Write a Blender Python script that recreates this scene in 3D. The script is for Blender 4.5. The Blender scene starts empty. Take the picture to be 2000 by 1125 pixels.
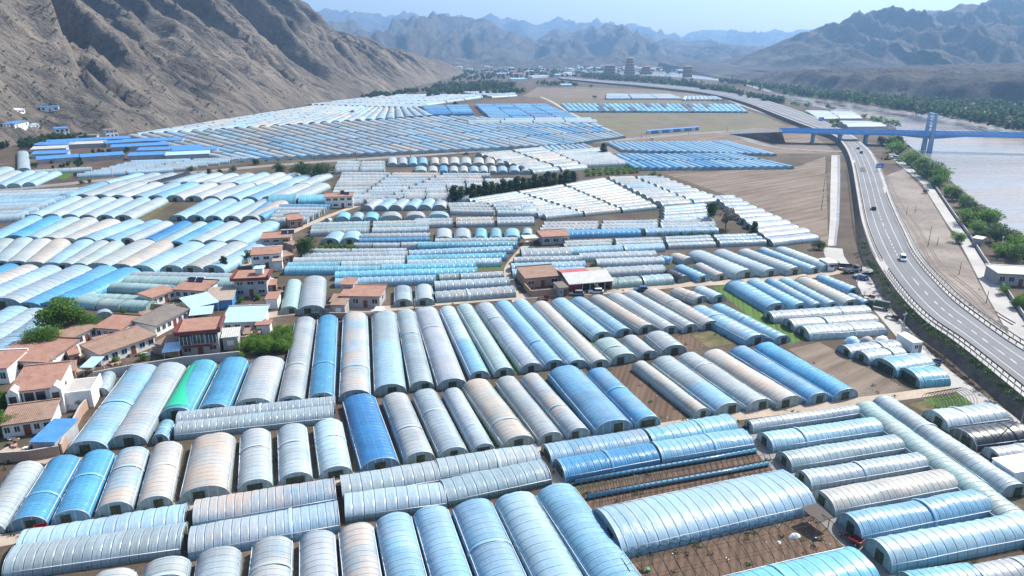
import bpy, math, random
import numpy as np
from mathutils import Vector, Matrix, noise as mnoise
random.seed(7); RNG = np.random.default_rng(7)
S = bpy.context.scene; COL = S.collection
R = math.radians
# ---------------------------------------------------------------- camera model
F, CX, CY, HC, PITCH = 1376.0, 1000.0, 562.5, 65.0, R(18.8)
cp, sp = math.cos(PITCH), math.sin(PITCH)
def at(px, py, z=0.0):
    "photo pixel -> point on the level z"
    a, b = (px - CX) / F, -(py - CY) / F
    d = Vector((a, cp + b * sp, -sp + b * cp))
    k = (z - HC) / d.z
    return Vector((d.x * k, d.y * k, z))
def proj(x, y, z):
    dz = z - HC
    dep = y * cp - dz * sp
    return (CX + F * x / dep, CY - F * (y * sp + dz * cp) / dep, dep)
def el(px, py, D):
    "height of a point seen at that pixel, D metres ahead"
    a, b = (px - CX) / F, -(py - CY) / F
    k = D / (cp + b * sp)
    return HC + k * (-sp + b * cp)
# ---------------------------------------------------------------- noise
_G = np.random.default_rng(3).uniform(0, 2 * math.pi, (256, 256))
_GX, _GY = np.cos(_G), np.sin(_G)
def pn(x, y):
    xi, yi = np.floor(x).astype(int), np.floor(y).astype(int)
    fx, fy = x - xi, y - yi
    u, v = fx * fx * fx * (fx * (fx * 6 - 15) + 10), fy * fy * fy * (fy * (fy * 6 - 15) + 10)
    def g(i, j, dx, dy):
        i, j = i & 255, j & 255
        return _GX[i, j] * dx + _GY[i, j] * dy
    a = g(xi, yi, fx, fy) * (1 - u) + g(xi + 1, yi, fx - 1, fy) * u
    b = g(xi, yi + 1, fx, fy - 1) * (1 - u) + g(xi + 1, yi + 1, fx - 1, fy - 1) * u
    return (a * (1 - v) + b * v) * 1.5
def ridged(x, y, octs=4, gain=.5):
    s, a, n, prev = 0, 1, 0, 1
    for k in range(octs):
        r = (1 - np.abs(pn(x * 2**k + 17.3 * k, y * 2**k + 9.1 * k)))
        r = r * r
        s = s + a * r * prev; prev = np.clip(r * 1.6, 0, 1); n += a; a *= gain
    return s / n
def fbm(x, y, octs=4):
    return sum(pn(x * 2**k + 5.2 * k, y * 2**k + 3.7 * k) * .5**k for k in range(octs))
# ---------------------------------------------------------------- object helpers
def props(o, label=None, cat=None, group=None, kind=None):
    if label: o['label'] = label
    if cat: o['category'] = cat
    if group: o['group'] = group
    if kind: o['kind'] = kind
    return o
def link(name, me, parent=None, loc=(0, 0, 0), rz=0.0):
    o = bpy.data.objects.new(name, me); COL.objects.link(o)
    o.location = loc; o.rotation_euler = (0, 0, rz)
    if parent: o.parent = parent
    return o
def thing(name, label, cat, loc=(0, 0, 0), rz=0.0, group=None):
    return props(link(name, None, None, loc, rz), label, cat, group)
def mk(name, v, f, mats, uv=None, col=None, smooth=False, mi=None):
    me = bpy.data.meshes.new(name)
    me.from_pydata([tuple(p) for p in v], [], f)
    for m in (mats if isinstance(mats, (list, tuple)) else [mats]): me.materials.append(m)
    if uv is not None or col is not None:
        li = np.empty(len(me.loops), dtype=np.int32); me.loops.foreach_get('vertex_index', li)
        if uv is not None:
            me.uv_layers.new(name='UVMap').data.foreach_set('uv', np.asarray(uv, dtype=np.float32)[li].ravel())
        if col is not None:
            me.color_attributes.new('tint', 'FLOAT_COLOR', 'POINT').data.foreach_set('color', np.asarray(col, dtype=np.float32).ravel())
    if mi is not None: me.polygons.foreach_set('material_index', mi)
    if smooth: me.polygons.foreach_set('use_smooth', [True] * len(me.polygons))
    me.update()
    return me
class MB:
    def __init__(s): s.v, s.f, s.m = [], [], []
    def add(s, v, f, m=0):
        n = len(s.v); s.v += [tuple(p) for p in v]; s.f += [tuple(i + n for i in q) for q in f]; s.m += [m] * len(f); return s
    def box(s, x0, x1, y0, y1, z0, z1, m=0):
        return s.add([(x0, y0, z0), (x1, y0, z0), (x1, y1, z0), (x0, y1, z0), (x0, y0, z1), (x1, y0, z1), (x1, y1, z1), (x0, y1, z1)],
                     [(0, 3, 2, 1), (4, 5, 6, 7), (0, 1, 5, 4), (1, 2, 6, 5), (2, 3, 7, 6), (3, 0, 4, 7)], m)
    def hexa(s, b, t, m=0):
        return s.add(list(b) + list(t), [(0, 3, 2, 1), (4, 5, 6, 7), (0, 1, 5, 4), (1, 2, 6, 5), (2, 3, 7, 6), (3, 0, 4, 7)], m)
    def tube(s, pts, r, n=5, m=0, r1=None):
        pts = [Vector(p) for p in pts]; k0 = len(s.v)
        for i, p in enumerate(pts):
            d = (pts[min(i + 1, len(pts) - 1)] - pts[max(i - 1, 0)]).normalized()
            a = d.cross(Vector((0, 0, 1)) if abs(d.z) < .9 else Vector((1, 0, 0))).normalized(); b = d.cross(a)
            rr = r if r1 is None else r + (r1 - r) * i / (len(pts) - 1)
            s.v += [tuple(p + a * (rr * math.cos(6.2832 * j / n)) + b * (rr * math.sin(6.2832 * j / n))) for j in range(n)]
        for i in range(len(pts) - 1):
            for j in range(n):
                q = k0 + i * n; s.f.append((q + j, q + (j + 1) % n, q + n + (j + 1) % n, q + n + j)); s.m.append(m)
        s.f.append(tuple(k0 + j for j in range(n))[::-1]); s.m.append(m)
        s.f.append(tuple(k0 + (len(pts) - 1) * n + j for j in range(n))); s.m.append(m)
        return s
    def build(s, name, mats, parent=None, smooth=False, loc=(0, 0, 0), rz=0.0):
        return link(name, mk(name, s.v, s.f, mats, smooth=smooth, mi=s.m), parent, loc, rz)
def copy_tree(o, parent=None):
    c = o.copy(); COL.objects.link(c); c.parent = parent
    for ch in list(o.children): copy_tree(ch, c)
    return c
# ---------------------------------------------------------------- materials
def mat(name, base=(.5, .5, .5), rough=.7, metal=0.0, spec=.5, build=None):
    m = bpy.data.materials.new(name); m.use_nodes = True
    nt = m.node_tree; b = nt.nodes['Principled BSDF']
    b.inputs['Base Color'].default_value = (*base, 1); b.inputs['Roughness'].default_value = rough
    b.inputs['Metallic'].default_value = metal; b.inputs['Specular IOR Level'].default_value = spec
    if build: build(N(nt), b)
    return m
class N:
    "small node-graph helper"
    def __init__(s, nt): s.nt = nt
    def n(s, t, **kw):
        x = s.nt.nodes.new(t)
        for k, v in kw.items():
            if k.startswith('i_'): x.inputs[k[2:].replace('_', ' ')].default_value = v
            else: setattr(x, k, v)
        return x
    def l(s, a, b): s.nt.links.new(a, b)
    def pos(s): return s.n('ShaderNodeNewGeometry').outputs['Position']
    def scale(s, vec, sc):
        m = s.n('ShaderNodeVectorMath', operation='MULTIPLY'); s.l(vec, m.inputs[0]); m.inputs[1].default_value = sc; return m.outputs[0]
    def noise(s, vec, sc, det=4, rough=.6, dist=0):
        x = s.n('ShaderNodeTexNoise'); s.l(vec, x.inputs['Vector']); x.inputs['Scale'].default_value = sc
        x.inputs['Detail'].default_value = det; x.inputs['Roughness'].default_value = rough; x.inputs['Distortion'].default_value = dist
        return x.outputs['Fac']
    def math(s, op, a, b=None, clamp=False):
        x = s.n('ShaderNodeMath', operation=op); x.use_clamp = clamp
        for i, q in enumerate((a, b)):
            if q is None: continue
            if isinstance(q, (int, float)): x.inputs[i].default_value = q
            else: s.l(q, x.inputs[i])
        return x.outputs[0]
    def ramp(s, fac, *stops):
        x = s.n('ShaderNodeValToRGB'); e = x.color_ramp.elements
        while len(e) < len(stops): e.new(.5)
        for q, (p, c) in zip(e, stops):
            q.position = p; q.color = (*c, 1) if len(c) == 3 else c
        s.l(fac, x.inputs[0]); return x.outputs[0]
    def step(s, fac, a, b):
        x = s.n('ShaderNodeMapRange'); s.l(fac, x.inputs[0]); x.inputs[1].default_value = a; x.inputs[2].default_value = b
        return x.outputs[0]
    def mix(s, fac, a, b, mode='MIX'):
        x = s.n('ShaderNodeMix', data_type='RGBA', blend_type=mode)
        for i, q in ((0, fac), (6, a), (7, b)):
            if isinstance(q, (int, float)): x.inputs[i].default_value = q
            elif isinstance(q, tuple): x.inputs[i].default_value = (*q, 1)
            else: s.l(q, x.inputs[i])
        return x.outputs[2]
    def bump(s, bsdf, h, strength=.3, dist=.1):
        x = s.n('ShaderNodeBump'); x.inputs['Strength'].default_value = strength; x.inputs['Distance'].default_value = dist
        s.l(h, x.inputs['Height']); s.l(x.outputs[0], bsdf.inputs['Normal'])
def varied(c1, c2, sc=.3, sc2=4., bump=.0):
    def b(n, p):
        P = n.pos()
        f = n.math('ADD', n.math('MULTIPLY', n.noise(P, sc, 5), .65), n.math('MULTIPLY', n.noise(P, sc2, 4), .35))
        n.l(n.ramp(f, (.36, c1), (.62, c2)), p.inputs['Base Color'])
        if bump: n.bump(p, n.noise(P, sc2, 5), bump, .15)
    return b
M = {}
def b_soil(n, p):
    P = n.pos()
    c = n.ramp(n.noise(P, .045, 6), (.35, (.062, .045, .034)), (.5, (.1, .075, .057)), (.66, (.17, .134, .102)))
    c = n.mix(n.step(n.noise(P, .9, 5), .35, .75), c, (.07, .052, .038), 'MIX')
    g = n.math('MULTIPLY', n.step(n.noise(P, .06, 5, .7), .52, .68), n.step(n.noise(P, 1.2, 4), .35, .6))
    c = n.mix(g, c, (.062, .088, .03)); n.l(c, p.inputs['Base Color']); n.bump(p, n.noise(P, 2.5, 6), .5, .2)
M['soil'] = mat('valley_soil', rough=.95, spec=.15, build=b_soil)
def plough(c1, c2, ang, pitch, green=0.0):
    def b(n, p):
        P = n.pos()
        r = n.n('ShaderNodeVectorRotate', rotation_type='Z_AXIS'); n.l(P, r.inputs['Vector']); r.inputs['Angle'].default_value = ang
        w = n.n('ShaderNodeTexWave', wave_type='BANDS', bands_direction='X'); n.l(r.outputs[0], w.inputs['Vector'])
        w.inputs['Scale'].default_value = .314 / pitch; w.inputs['Distortion'].default_value = .6; w.inputs['Detail'].default_value = 3
        c = n.ramp(n.noise(P, .03, 6, .65), (.33, c1), (.66, c2))
        c = n.mix(n.math('MULTIPLY', w.outputs['Fac'], .45), c, tuple(x * .55 for x in c1))
        r2 = n.scale(r.outputs[0], (.25, .02, 1)); c = n.mix(n.math('MULTIPLY', n.step(n.noise(r2, 1.3, 4), .45, .65), .6), c, tuple(x * 1.15 for x in c2))
        if green: c = n.mix(n.math('MULTIPLY', n.step(n.noise(P, .03, 4), .5, .62), green), c, (.12, .14, .05))
        n.l(c, p.inputs['Base Color']); n.bump(p, n.math('ADD', w.outputs['Fac'], n.noise(P, 3, 5)), .4, .15)
    return b
M['brown'] = mat('ploughed_brown_soil', rough=.95, spec=.15, build=plough((.105, .068, .047), (.155, .105, .075), .3, 1.1))
M['fieldA'] = mat('dry_field_soil', rough=.95, spec=.15, build=plough((.135, .104, .078), (.22, .174, .134), .95, 5))
M['fieldB'] = mat('strip_field_soil', rough=.95, spec=.15, build=plough((.12, .098, .068), (.195, .162, .118), -.45, 9, .7))
M['sand'] = mat('bare_sandy_ground', rough=.95, spec=.15, build=varied((.15, .125, .105), (.29, .25, .215), .05, .6, .4))
M['crop'] = mat('green_crop', rough=.8, spec=.2, build=plough((.045, .095, .014), (.08, .15, .022), .25, 1.2))
M['weeds'] = mat('weedy_ground', rough=.95, spec=.1, build=varied((.06, .07, .025), (.17, .14, .075), .25, 1.6, .5))
M['path'] = mat('pale_dirt_lane', rough=.95, spec=.15, build=varied((.31, .25, .19), (.44, .36, .29), .12, 1.3, .25))
M['concrete'] = mat('pale_concrete', rough=.85, spec=.25, build=varied((.31, .295, .275), (.42, .405, .38), .1, 1.5, .1))
M['worn'] = mat('tyre_worn_asphalt', rough=.75, spec=.3, build=varied((.09, .094, .1), (.135, .14, .148), .05, 2))
M['asphalt'] = mat('grey_asphalt', rough=.8, spec=.3, build=varied((.115, .12, .128), (.165, .17, .18), .03, 2.5, .1))
M['oldroad'] = mat('worn_grey_road', rough=.9, spec=.2, build=varied((.17, .16, .15), (.25, .235, .22), .05, 1.5, .1))
M['slope'] = mat('embankment_rubble', rough=.95, spec=.1, build=varied((.075, .065, .055), (.16, .14, .12), .4, 2.2, .8))
M['paint'] = mat('white_road_paint', (.72, .72, .7), .7, build=varied((.55, .55, .54), (.78, .78, .76), .3, 3))
def rock(stretch, fine, sand=None, dark=1.):
    def b(n, p):
        P = n.pos(); z = n.scale(P, stretch)
        c = n.ramp(n.noise(P, .007, 8, .62), (.34, (.14, .12, .098)), (.52, (.21, .18, .148)), (.68, (.3, .252, .2)))
        c = n.mix(n.step(n.noise(z, .07 * fine, 7, .72), .44, .66), c, (.08, .076, .073))
        c = n.mix(n.math('MULTIPLY', n.step(n.noise(z, .03 * fine, 6, .65), .56, .66), .6), c, (.235, .195, .155))
        c = n.mix(n.math('MULTIPLY', n.step(n.noise(P, .0065, 5, .6), .62, .68), .8), c, (.3, .225, .165))
        c = n.mix(n.math('MULTIPLY', n.step(n.noise(P, .4, 4, .7), .56, .66), .6), c, (.04, .043, .026))
        c = n.mix(n.math('MULTIPLY', n.step(n.noise(P, .14, 6, .8), .58, .68), .7), c, (.26, .24, .215))
        if sand:
            q = n.n('ShaderNodeVectorMath', operation='DISTANCE'); n.l(P, q.inputs[0]); q.inputs[1].default_value = sand
            f = n.math('SUBTRACT', n.math('ADD', 1.25, n.math('MULTIPLY', n.noise(P, .03, 5, .7), .9)), n.math('MULTIPLY', q.outputs['Value'], 1 / 48)); c = n.mix(n.math('MULTIPLY', n.step(f, .5, .75), .85), c, n.ramp(n.noise(P, .1, 5), (.35, (.2, .15, .11)), (.65, (.34, .25, .18))))
        if dark != 1.: c = n.mix(1., c, (dark,) * 3, 'MULTIPLY')
        n.l(c, p.inputs['Base Color'])
        h = n.math('ADD', n.noise(z, .1 * fine, 8, .68), n.math('MULTIPLY', n.noise(P, .3, 6, .7), .3)); n.bump(p, h, 1.0, 9.0 / fine)
    return b
M['rock'] = mat('barren_rock', rough=.95, spec=.1, build=rock((.3, 1, .3), 1, (-425, 640, 12)))
M['rockfar'] = mat('far_barren_rock', rough=.95, spec=.1, build=rock((1, .45, .6), .35, None, .66))
def b_water(n, p):
    P = n.pos(); q = n.scale(P, (.55, 1, 1)); st = n.scale(P, (.16, 1, 1))
    f = n.math('ADD', n.math('MULTIPLY', n.noise(st, .022, 6, .62, .8), .7), n.math('MULTIPLY', n.noise(st, .11, 5, .65, .5), .3))
    n.l(n.ramp(f, (.4, (.17, .122, .095)), (.5, (.19, .168, .15)), (.6, (.21, .215, .215))), p.inputs['Base Color'])
    h = n.math('ADD', n.noise(q, .3, 6, .65, .6), n.math('MULTIPLY', n.noise(st, .09, 4, .6, .8), 2.)); n.bump(p, h, .17, 1.0)
    n.l(n.ramp(f, (.4, (.34,) * 3), (.6, (.16,) * 3)), p.inputs['Roughness'])
M['water'] = mat('silty_river_water', rough=.12, spec=.5, build=b_water)
def film_nodes(n, p):
    a = n.n('ShaderNodeAttribute', attribute_name='tint'); uv = n.n('ShaderNodeUVMap').outputs[0]
    sx = n.n('ShaderNodeSeparateXYZ'); n.l(uv, sx.inputs[0]); u, v = sx.outputs[0], sx.outputs[1]
    P = n.pos(); Q = n.scale(P, (1, 1, 1))
    hue = a.outputs['Color']
    streak = n.noise(n.scale(uv, (1.3, 5, 1)), .55, 5, .65)
    c = n.mix(n.math('MULTIPLY', n.step(streak, .38, .68), .42), hue, n.mix(.4, hue, n.mix(1., hue, (1.7, 1.5, 1.35), 'MULTIPLY')))
    fine = n.noise(n.scale(uv, (5.5, 9, 1)), 1.0, 6, .75, .6); c = n.mix(n.math('MULTIPLY', n.step(fine, .5, .72), .5), c, n.mix(1., hue, (1.5, 1.42, 1.36), 'MULTIPLY')); c = n.mix(n.math('MULTIPLY', n.step(fine, .5, .3), .4), c, n.mix(1., hue, (.6, .66, .72), 'MULTIPLY'))
    big = n.noise(P, .11, 4, .6, .4)
    c = n.mix(n.math('MULTIPLY', n.step(big, .5, .7), .35), c, n.mix(1., hue, (.62, .68, .78), 'MULTIPLY'))
    # dust lies on the crown, patchy
    top = n.math('SUBTRACT', 1., n.math('MULTIPLY', n.math('ABSOLUTE', n.math('SUBTRACT', v, .5)), 2.1), True)
    dn = n.step(n.math('ADD', n.math('MULTIPLY', n.noise(P, .16, 5, .6), .75), n.math('MULTIPLY', streak, .25)), .36, .6)
    d = n.math('MULTIPLY', n.math('MULTIPLY', dn, n.step(top, .02, .5)), a.outputs['Alpha'], True)
    c = n.mix(n.math('MULTIPLY', d, .85), c, (.46, .34, .25))
    # hoops and purlins press dark and pale lines into the film
    fr = n.math('ABSOLUTE', n.math('SUBTRACT', n.math('FRACT', u), .5))
    hoop = n.step(fr, .41, .49); c = n.mix(n.math('MULTIPLY', hoop, .55), c, n.mix(1., hue, (.42, .48, .55), 'MULTIPLY'))
    pale = n.math('MULTIPLY', n.step(fr, .3, .36), n.math('SUBTRACT', 1., n.step(fr, .37, .42))); lite = n.mix(.45, n.mix(1., hue, (1.25, 1.3, 1.3), 'MULTIPLY'), (.5, .56, .6)); lite = n.mix(n.step(a.outputs['Fac'], .06, .16), n.mix(1., hue, (2.2, 2.2, 2.2), 'MULTIPLY'), lite); c = n.mix(n.math('MULTIPLY', pale, .45), c, lite)
    fv = n.math('ABSOLUTE', n.math('SUBTRACT', n.math('FRACT', n.math('MULTIPLY', v, 8)), .5)); c = n.mix(n.math('MULTIPLY', n.step(fv, .465, .49), .38), c, lite)
    skirt = n.step(n.math('ABSOLUTE', n.math('SUBTRACT', v, .5)), .43, .45); c = n.mix(n.math('MULTIPLY', skirt, .5), c, n.mix(1., hue, (.42, .6, .52), 'MULTIPLY'))
    n.l(c, p.inputs['Base Color'])
    n.l(n.ramp(n.math('ADD', n.noise(uv, 1.1, 4), n.math('MULTIPLY', d, .35)), (.3, (.2,) * 3), (.85, (.5,) * 3)), p.inputs['Roughness'])
    h = n.math('ADD', n.noise(n.scale(uv, (2.2, 3.2, 1)), 1.0, 5, .62, .8), n.math('MULTIPLY', hoop, .8)); n.bump(p, h, .6, .16)
    return c
M['film'] = mat('greenhouse_film', rough=.35, spec=.38, build=film_nodes)
def clear_nodes(n, p):
    film_nodes(n, p); nt = n.nt; out = nt.nodes['Material Output']
    t = n.n('ShaderNodeBsdfTransparent'); t.inputs[0].default_value = (.92, .95, .94, 1)
    m = n.n('ShaderNodeMixShader'); uv = n.n('ShaderNodeUVMap').outputs[0]; sx = n.n('ShaderNodeSeparateXYZ'); n.l(uv, sx.inputs[0]); n.l(n.math('SUBTRACT', .93, n.math('MULTIPLY', n.step(n.math('ABSOLUTE', n.math('SUBTRACT', sx.outputs[1], .5)), .3, .46), .55)), m.inputs[0])
    n.l(t.outputs[0], m.inputs[1]); n.l(p.outputs[0], m.inputs[2]); n.l(m.outputs[0], out.inputs['Surface'])
M['clear'] = mat('clear_greenhouse_film', rough=.25, spec=.5, build=clear_nodes)
def b_end(n, p):
    a = n.n('ShaderNodeAttribute', attribute_name='tint'); uv = n.n('ShaderNodeUVMap').outputs[0]; sx = n.n('ShaderNodeSeparateXYZ'); n.l(uv, sx.inputs[0])
    c = n.mix(.38, a.outputs['Color'], (.24, .31, .29)); c = n.mix(n.math('MULTIPLY', n.step(n.noise(uv, 1.4, 5), .4, .7), .5), c, (.13, .17, .13))
    f = n.math('ABSOLUTE', n.math('SUBTRACT', n.math('FRACT', sx.outputs[0]), .5)); c = n.mix(n.math('MULTIPLY', n.step(f, .45, .48), .6), c, (.6, .64, .66))
    n.l(c, p.inputs['Base Color'])
M['end'] = mat('end_film', rough=.4, spec=.4, build=b_end)
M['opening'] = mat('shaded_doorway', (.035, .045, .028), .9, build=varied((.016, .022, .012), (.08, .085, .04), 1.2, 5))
M['rim'] = mat('galvanised_pipe', (.5, .53, .55), .4, .3)
M['hoop'] = mat('rusty_hoop', (.05, .038, .03), .8)
M['wallw'] = mat('white_plaster', rough=.85, spec=.2, build=varied((.6, .59, .57), (.78, .77, .76), .5, 3))
M['wallg'] = mat('grey_plaster', rough=.9, spec=.2, build=varied((.3, .3, .31), (.42, .42, .42), .5, 3))
def b_brick(n, p):
    P = n.pos(); br = n.n('ShaderNodeTexBrick'); r = n.n('ShaderNodeVectorRotate', rotation_type='X_AXIS'); n.l(P, r.inputs['Vector']); r.inputs['Angle'].default_value = R(-90)
    n.l(r.outputs[0], br.inputs['Vector']); br.inputs['Scale'].default_value = 2.2
    br.inputs['Color1'].default_value = (.3, .155, .1, 1); br.inputs['Color2'].default_value = (.38, .23, .16, 1); br.inputs['Mortar'].default_value = (.36, .3, .25, 1)
    n.l(n.mix(n.math('MULTIPLY', n.noise(P, .6, 5), .7), br.outputs[0], (.4, .31, .24)), p.inputs['Base Color'])
M['brick'] = mat('old_brick', rough=.92, spec=.15, build=b_brick)
def tiles(c1, c2, pitch=.33):
    def b(n, p):
        uv = n.n('ShaderNodeUVMap').outputs[0]; w = n.n('ShaderNodeTexWave', wave_type='BANDS', bands_direction='X'); n.l(uv, w.inputs['Vector']); w.inputs['Scale'].default_value = .314 / pitch
        P = n.pos(); c = n.ramp(n.math('ADD', n.math('MULTIPLY', n.noise(P, .5, 5), .5), n.math('MULTIPLY', n.noise(P, 4, 3), .5)), (.36, c1), (.64, c2))
        c = n.mix(n.math('MULTIPLY', w.outputs['Fac'], .35), c, tuple(x * .55 for x in c1)); c = n.mix(n.math('MULTIPLY', n.step(n.noise(P, .8, 5, .7), .56, .72), .6), c, tuple(x * .45 for x in c1))
        n.l(c, p.inputs['Base Color']); n.bump(p, w.outputs['Fac'], .5, .08)
    return b
M['tile'] = mat('terracotta_tiles', rough=.85, spec=.2, build=tiles((.29, .15, .11), (.42, .25, .19)))
M['tiledull'] = mat('weathered_brown_tiles', rough=.9, spec=.2, build=tiles((.24, .15, .11), (.36, .25, .19)))
M['tilegrey'] = mat('grey_tiles', rough=.9, spec=.2, build=tiles((.15, .13, .115), (.24, .21, .185)))
M['tilered'] = mat('red_tiles', rough=.85, spec=.2, build=tiles((.3, .05, .055), (.5, .2, .2), .6))
M['steelblue'] = mat('blue_sheet_roof', rough=.45, spec=.4, build=tiles((.06, .21, .5), (.1, .3, .62), .5))
M['steelpale'] = mat('pale_blue_sheet_roof', rough=.5, spec=.4, build=tiles((.36, .58, .78), (.46, .66, .82), .5))
M['steelgrey'] = mat('pale_grey_sheet_roof', rough=.6, spec=.3, build=tiles((.42, .42, .4), (.55, .54, .5), .5))
M['steelbrown'] = mat('dull_sheet_roof', rough=.7, spec=.3, build=tiles((.3, .24, .19), (.42, .35, .28), .5))
M['trimred'] = mat('dark_red_trim', (.13, .028, .024), .7)
M['trimdark'] = mat('dark_ridge_tiles', (.06, .045, .04), .8)
M['wood'] = mat('brown_wood', (.16, .055, .025), .6)
M['glass'] = mat('window_glass', (.02, .032, .042), .08, spec=.8)
M['panel'] = mat('solar_panel', (.01, .018, .06), .12, spec=.8)
M['white'] = mat('white_painted_metal', (.72, .74, .76), .45)
M['bark'] = mat('bark', rough=.95, build=varied((.06, .045, .032), (.13, .1, .075), 1, 6))
def leafmat(name, c1, c2):
    def b(n, p):
        o = n.n('ShaderNodeObjectInfo'); P = n.pos()
        c = n.ramp(n.math('ADD', n.math('MULTIPLY', n.noise(P, .8, 3), .7), n.math('MULTIPLY', n.noise(P, 5, 2), .35)), (.3, c1), (.72, c2))
        n.l(n.mix(n.math('MULTIPLY', o.outputs['Random'], .3), c, tuple(x * .7 for x in c1)), p.inputs['Base Color'])
        t = n.n('ShaderNodeBsdfTranslucent'); t.inputs[0].default_value = (*(min(1, x * 1.5) for x in c2), 1); m = n.n('ShaderNodeMixShader'); m.inputs[0].default_value = .34
        n.l(p.outputs[0], m.inputs[1]); n.l(t.outputs[0], m.inputs[2]); n.l(m.outputs[0], n.nt.nodes['Material Output'].inputs['Surface'])
    return mat(name, rough=.6, spec=.25, build=b)
M['leaf'] = leafmat('leaf_green', (.04, .1, .016), (.12, .225, .034))
M['leafd'] = leafmat('dark_leaf_green', (.016, .04, .014), (.05, .095, .026))
M['leafb'] = leafmat('bright_leaf_green', (.06, .13, .016), (.13, .24, .03))
M['leafg'] = leafmat('grey_twigs', (.1, .09, .08), (.17, .155, .14))
M['bridgeblue'] = mat('blue_bridge_paint', (.1, .36, .82), .6, build=varied((.09, .33, .78), (.13, .42, .88), .2, 2))
M['pylon'] = mat('blue_grey_concrete', rough=.8, build=varied((.24, .36, .56), (.32, .46, .66), .2, 1.5))
M['pierc'] = mat('weathered_concrete', rough=.9, build=varied((.25, .24, .23), (.36, .35, .33), .2, 1.5))
M['cable'] = mat('white_cable', (.6, .64, .7), .5)
M['tyre'] = mat('tyre_rubber', (.02, .02, .02), .9)
M['signblue'] = mat('blue_sign_face', (.03, .17, .62), .5)
for k, c in dict(carwhite=(.75, .76, .78), carblack=(.02, .022, .026), cargreen=(.04, .075, .05), carblue=(.03, .07, .18), carred=(.22, .02, .02), caryellow=(.5, .3, .03), cargrey=(.22, .24, .26)).items():
    M[k] = mat('vehicle_paint_' + k[3:], c, .35, spec=.6)
# ================================================================ camera, sun, sky
cam = bpy.data.objects.new('camera', bpy.data.cameras.new('camera')); COL.objects.link(cam); S.camera = cam
cam.location = (0, 0, HC); cam.rotation_euler = (R(90) - PITCH, 0, 0)
cam.data.sensor_width = 36; cam.data.lens = 36 * F / 2000; cam.data.clip_start = 1; cam.data.clip_end = 40000
SAZ, SEL = R(53), R(45)
sd = Vector((math.sin(SAZ) * math.cos(SEL), math.cos(SAZ) * math.cos(SEL), math.sin(SEL)))
sun = bpy.data.objects.new('sun', bpy.data.lights.new('sun', 'SUN')); COL.objects.link(sun)
sun.data.energy = 4.9; sun.data.angle = R(.5); sun.data.color = (1, .965, .9); sun.rotation_euler = sd.to_track_quat('Z', 'Y').to_euler(); sun.location = (0, 0, 1500)
W = bpy.data.worlds.new('World'); S.world = W; W.use_nodes = True
sk = W.node_tree.nodes.new('ShaderNodeTexSky'); sk.sky_type = 'NISHITA'; sk.sun_disc = False; sk.sun_elevation = SEL; sk.sun_rotation = SAZ
sk.air_density = 1.0; sk.dust_density = 2.5; sk.ozone_density = 1.0; sk.altitude = 300
W.node_tree.links.new(sk.outputs[0], W.node_tree.nodes['Background'].inputs[0]); W.node_tree.nodes['Background'].inputs[1].default_value = .13
S.view_settings.view_transform = 'Standard'; S.view_settings.look = 'None'; S.view_settings.exposure = .74; S.view_settings.gamma = 1
S.render.engine = 'CYCLES'; S.cycles.max_bounces = 5; S.cycles.transparent_max_bounces = 10; S.cycles.volume_bounces = 0
S.cycles.use_denoising = True; S.cycles.sample_clamp_indirect = 6
# ================================================================ ground, river and far bank
ZW = -3.5
LB = [(2300, 640), (2000, 466), (1945, 420), (1895, 380), (1850, 342), (1806, 305), (1770, 275), (1752, 250), (1702, 236), (1640, 222), (1590, 210), (1524, 190), (1454, 168), (1400, 160), (1330, 154), (1250, 149), (1160, 147)]
RB = [(2600, 330), (2250, 280), (2000, 258), (1912, 240), (1830, 227), (1755, 216), (1650, 199), (1545, 187), (1470, 168), (1420, 158), (1385, 150), (1370, 143), (1330, 138.5), (1250, 138), (1160, 138)]
lb = [at(x, y, ZW) for x, y in LB]; rb = [at(x, y, ZW) for x, y in RB]
def sheet(name, pts, m, z=None, kind='structure', smooth=False):
    "a flat polygon of world points"
    v = [(p[0], p[1], p[2] if z is None else z) for p in pts]
    return props(link(name, mk(name, v, [tuple(range(len(v)))], m)), kind=kind)
def ribbon(name, A, B, m, z=.0, kind='structure', thick=0):
    "a strip between two pixel polylines of equal length, at height z"
    a = [at(*p, z) for p in A]; b = [at(*p, z) for p in B]
    return strip(name, a, b, m, kind)
def strip(name, a, b, m, kind='structure'):
    n = len(a); v = list(a) + list(b)
    f = [(i, n + i, n + i + 1, i + 1) for i in range(n - 1)]
    me = mk(name, v, f, m); 
    if me.polygons and me.polygons[0].normal.z < 0: me.flip_normals()
    return props(link(name, me), kind=kind)
def lanep(name, pts, w, m, z):
    "a lane of constant width along pixel points"
    c = smooth_line([at(*p, z) for p in pts], 4); a, b = offset(c, w / 2), offset(c, -w / 2)
    return strip(name, a, b, m)
def smooth_line(p, k=6):
    out = []
    for i in range(len(p) - 1):
        p0, p1, p2, p3 = p[max(i - 1, 0)], p[i], p[i + 1], p[min(i + 2, len(p) - 1)]
        for j in range(k):
            t = j / k
            out.append(.5 * ((2 * p1) + (p2 - p0) * t + (2 * p0 - 5 * p1 + 4 * p2 - p3) * t * t + (3 * p1 - p0 - 3 * p2 + p3) * t**3))
    return out + [p[-1]]
def offset(c, d):
    out = []
    for i, p in enumerate(c):
        t = (c[min(i + 1, len(c) - 1)] - c[max(i - 1, 0)]); t.z = 0; t.normalize()
        out.append(p + Vector((t.y, -t.x, 0)) * d)
    return out
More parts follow.
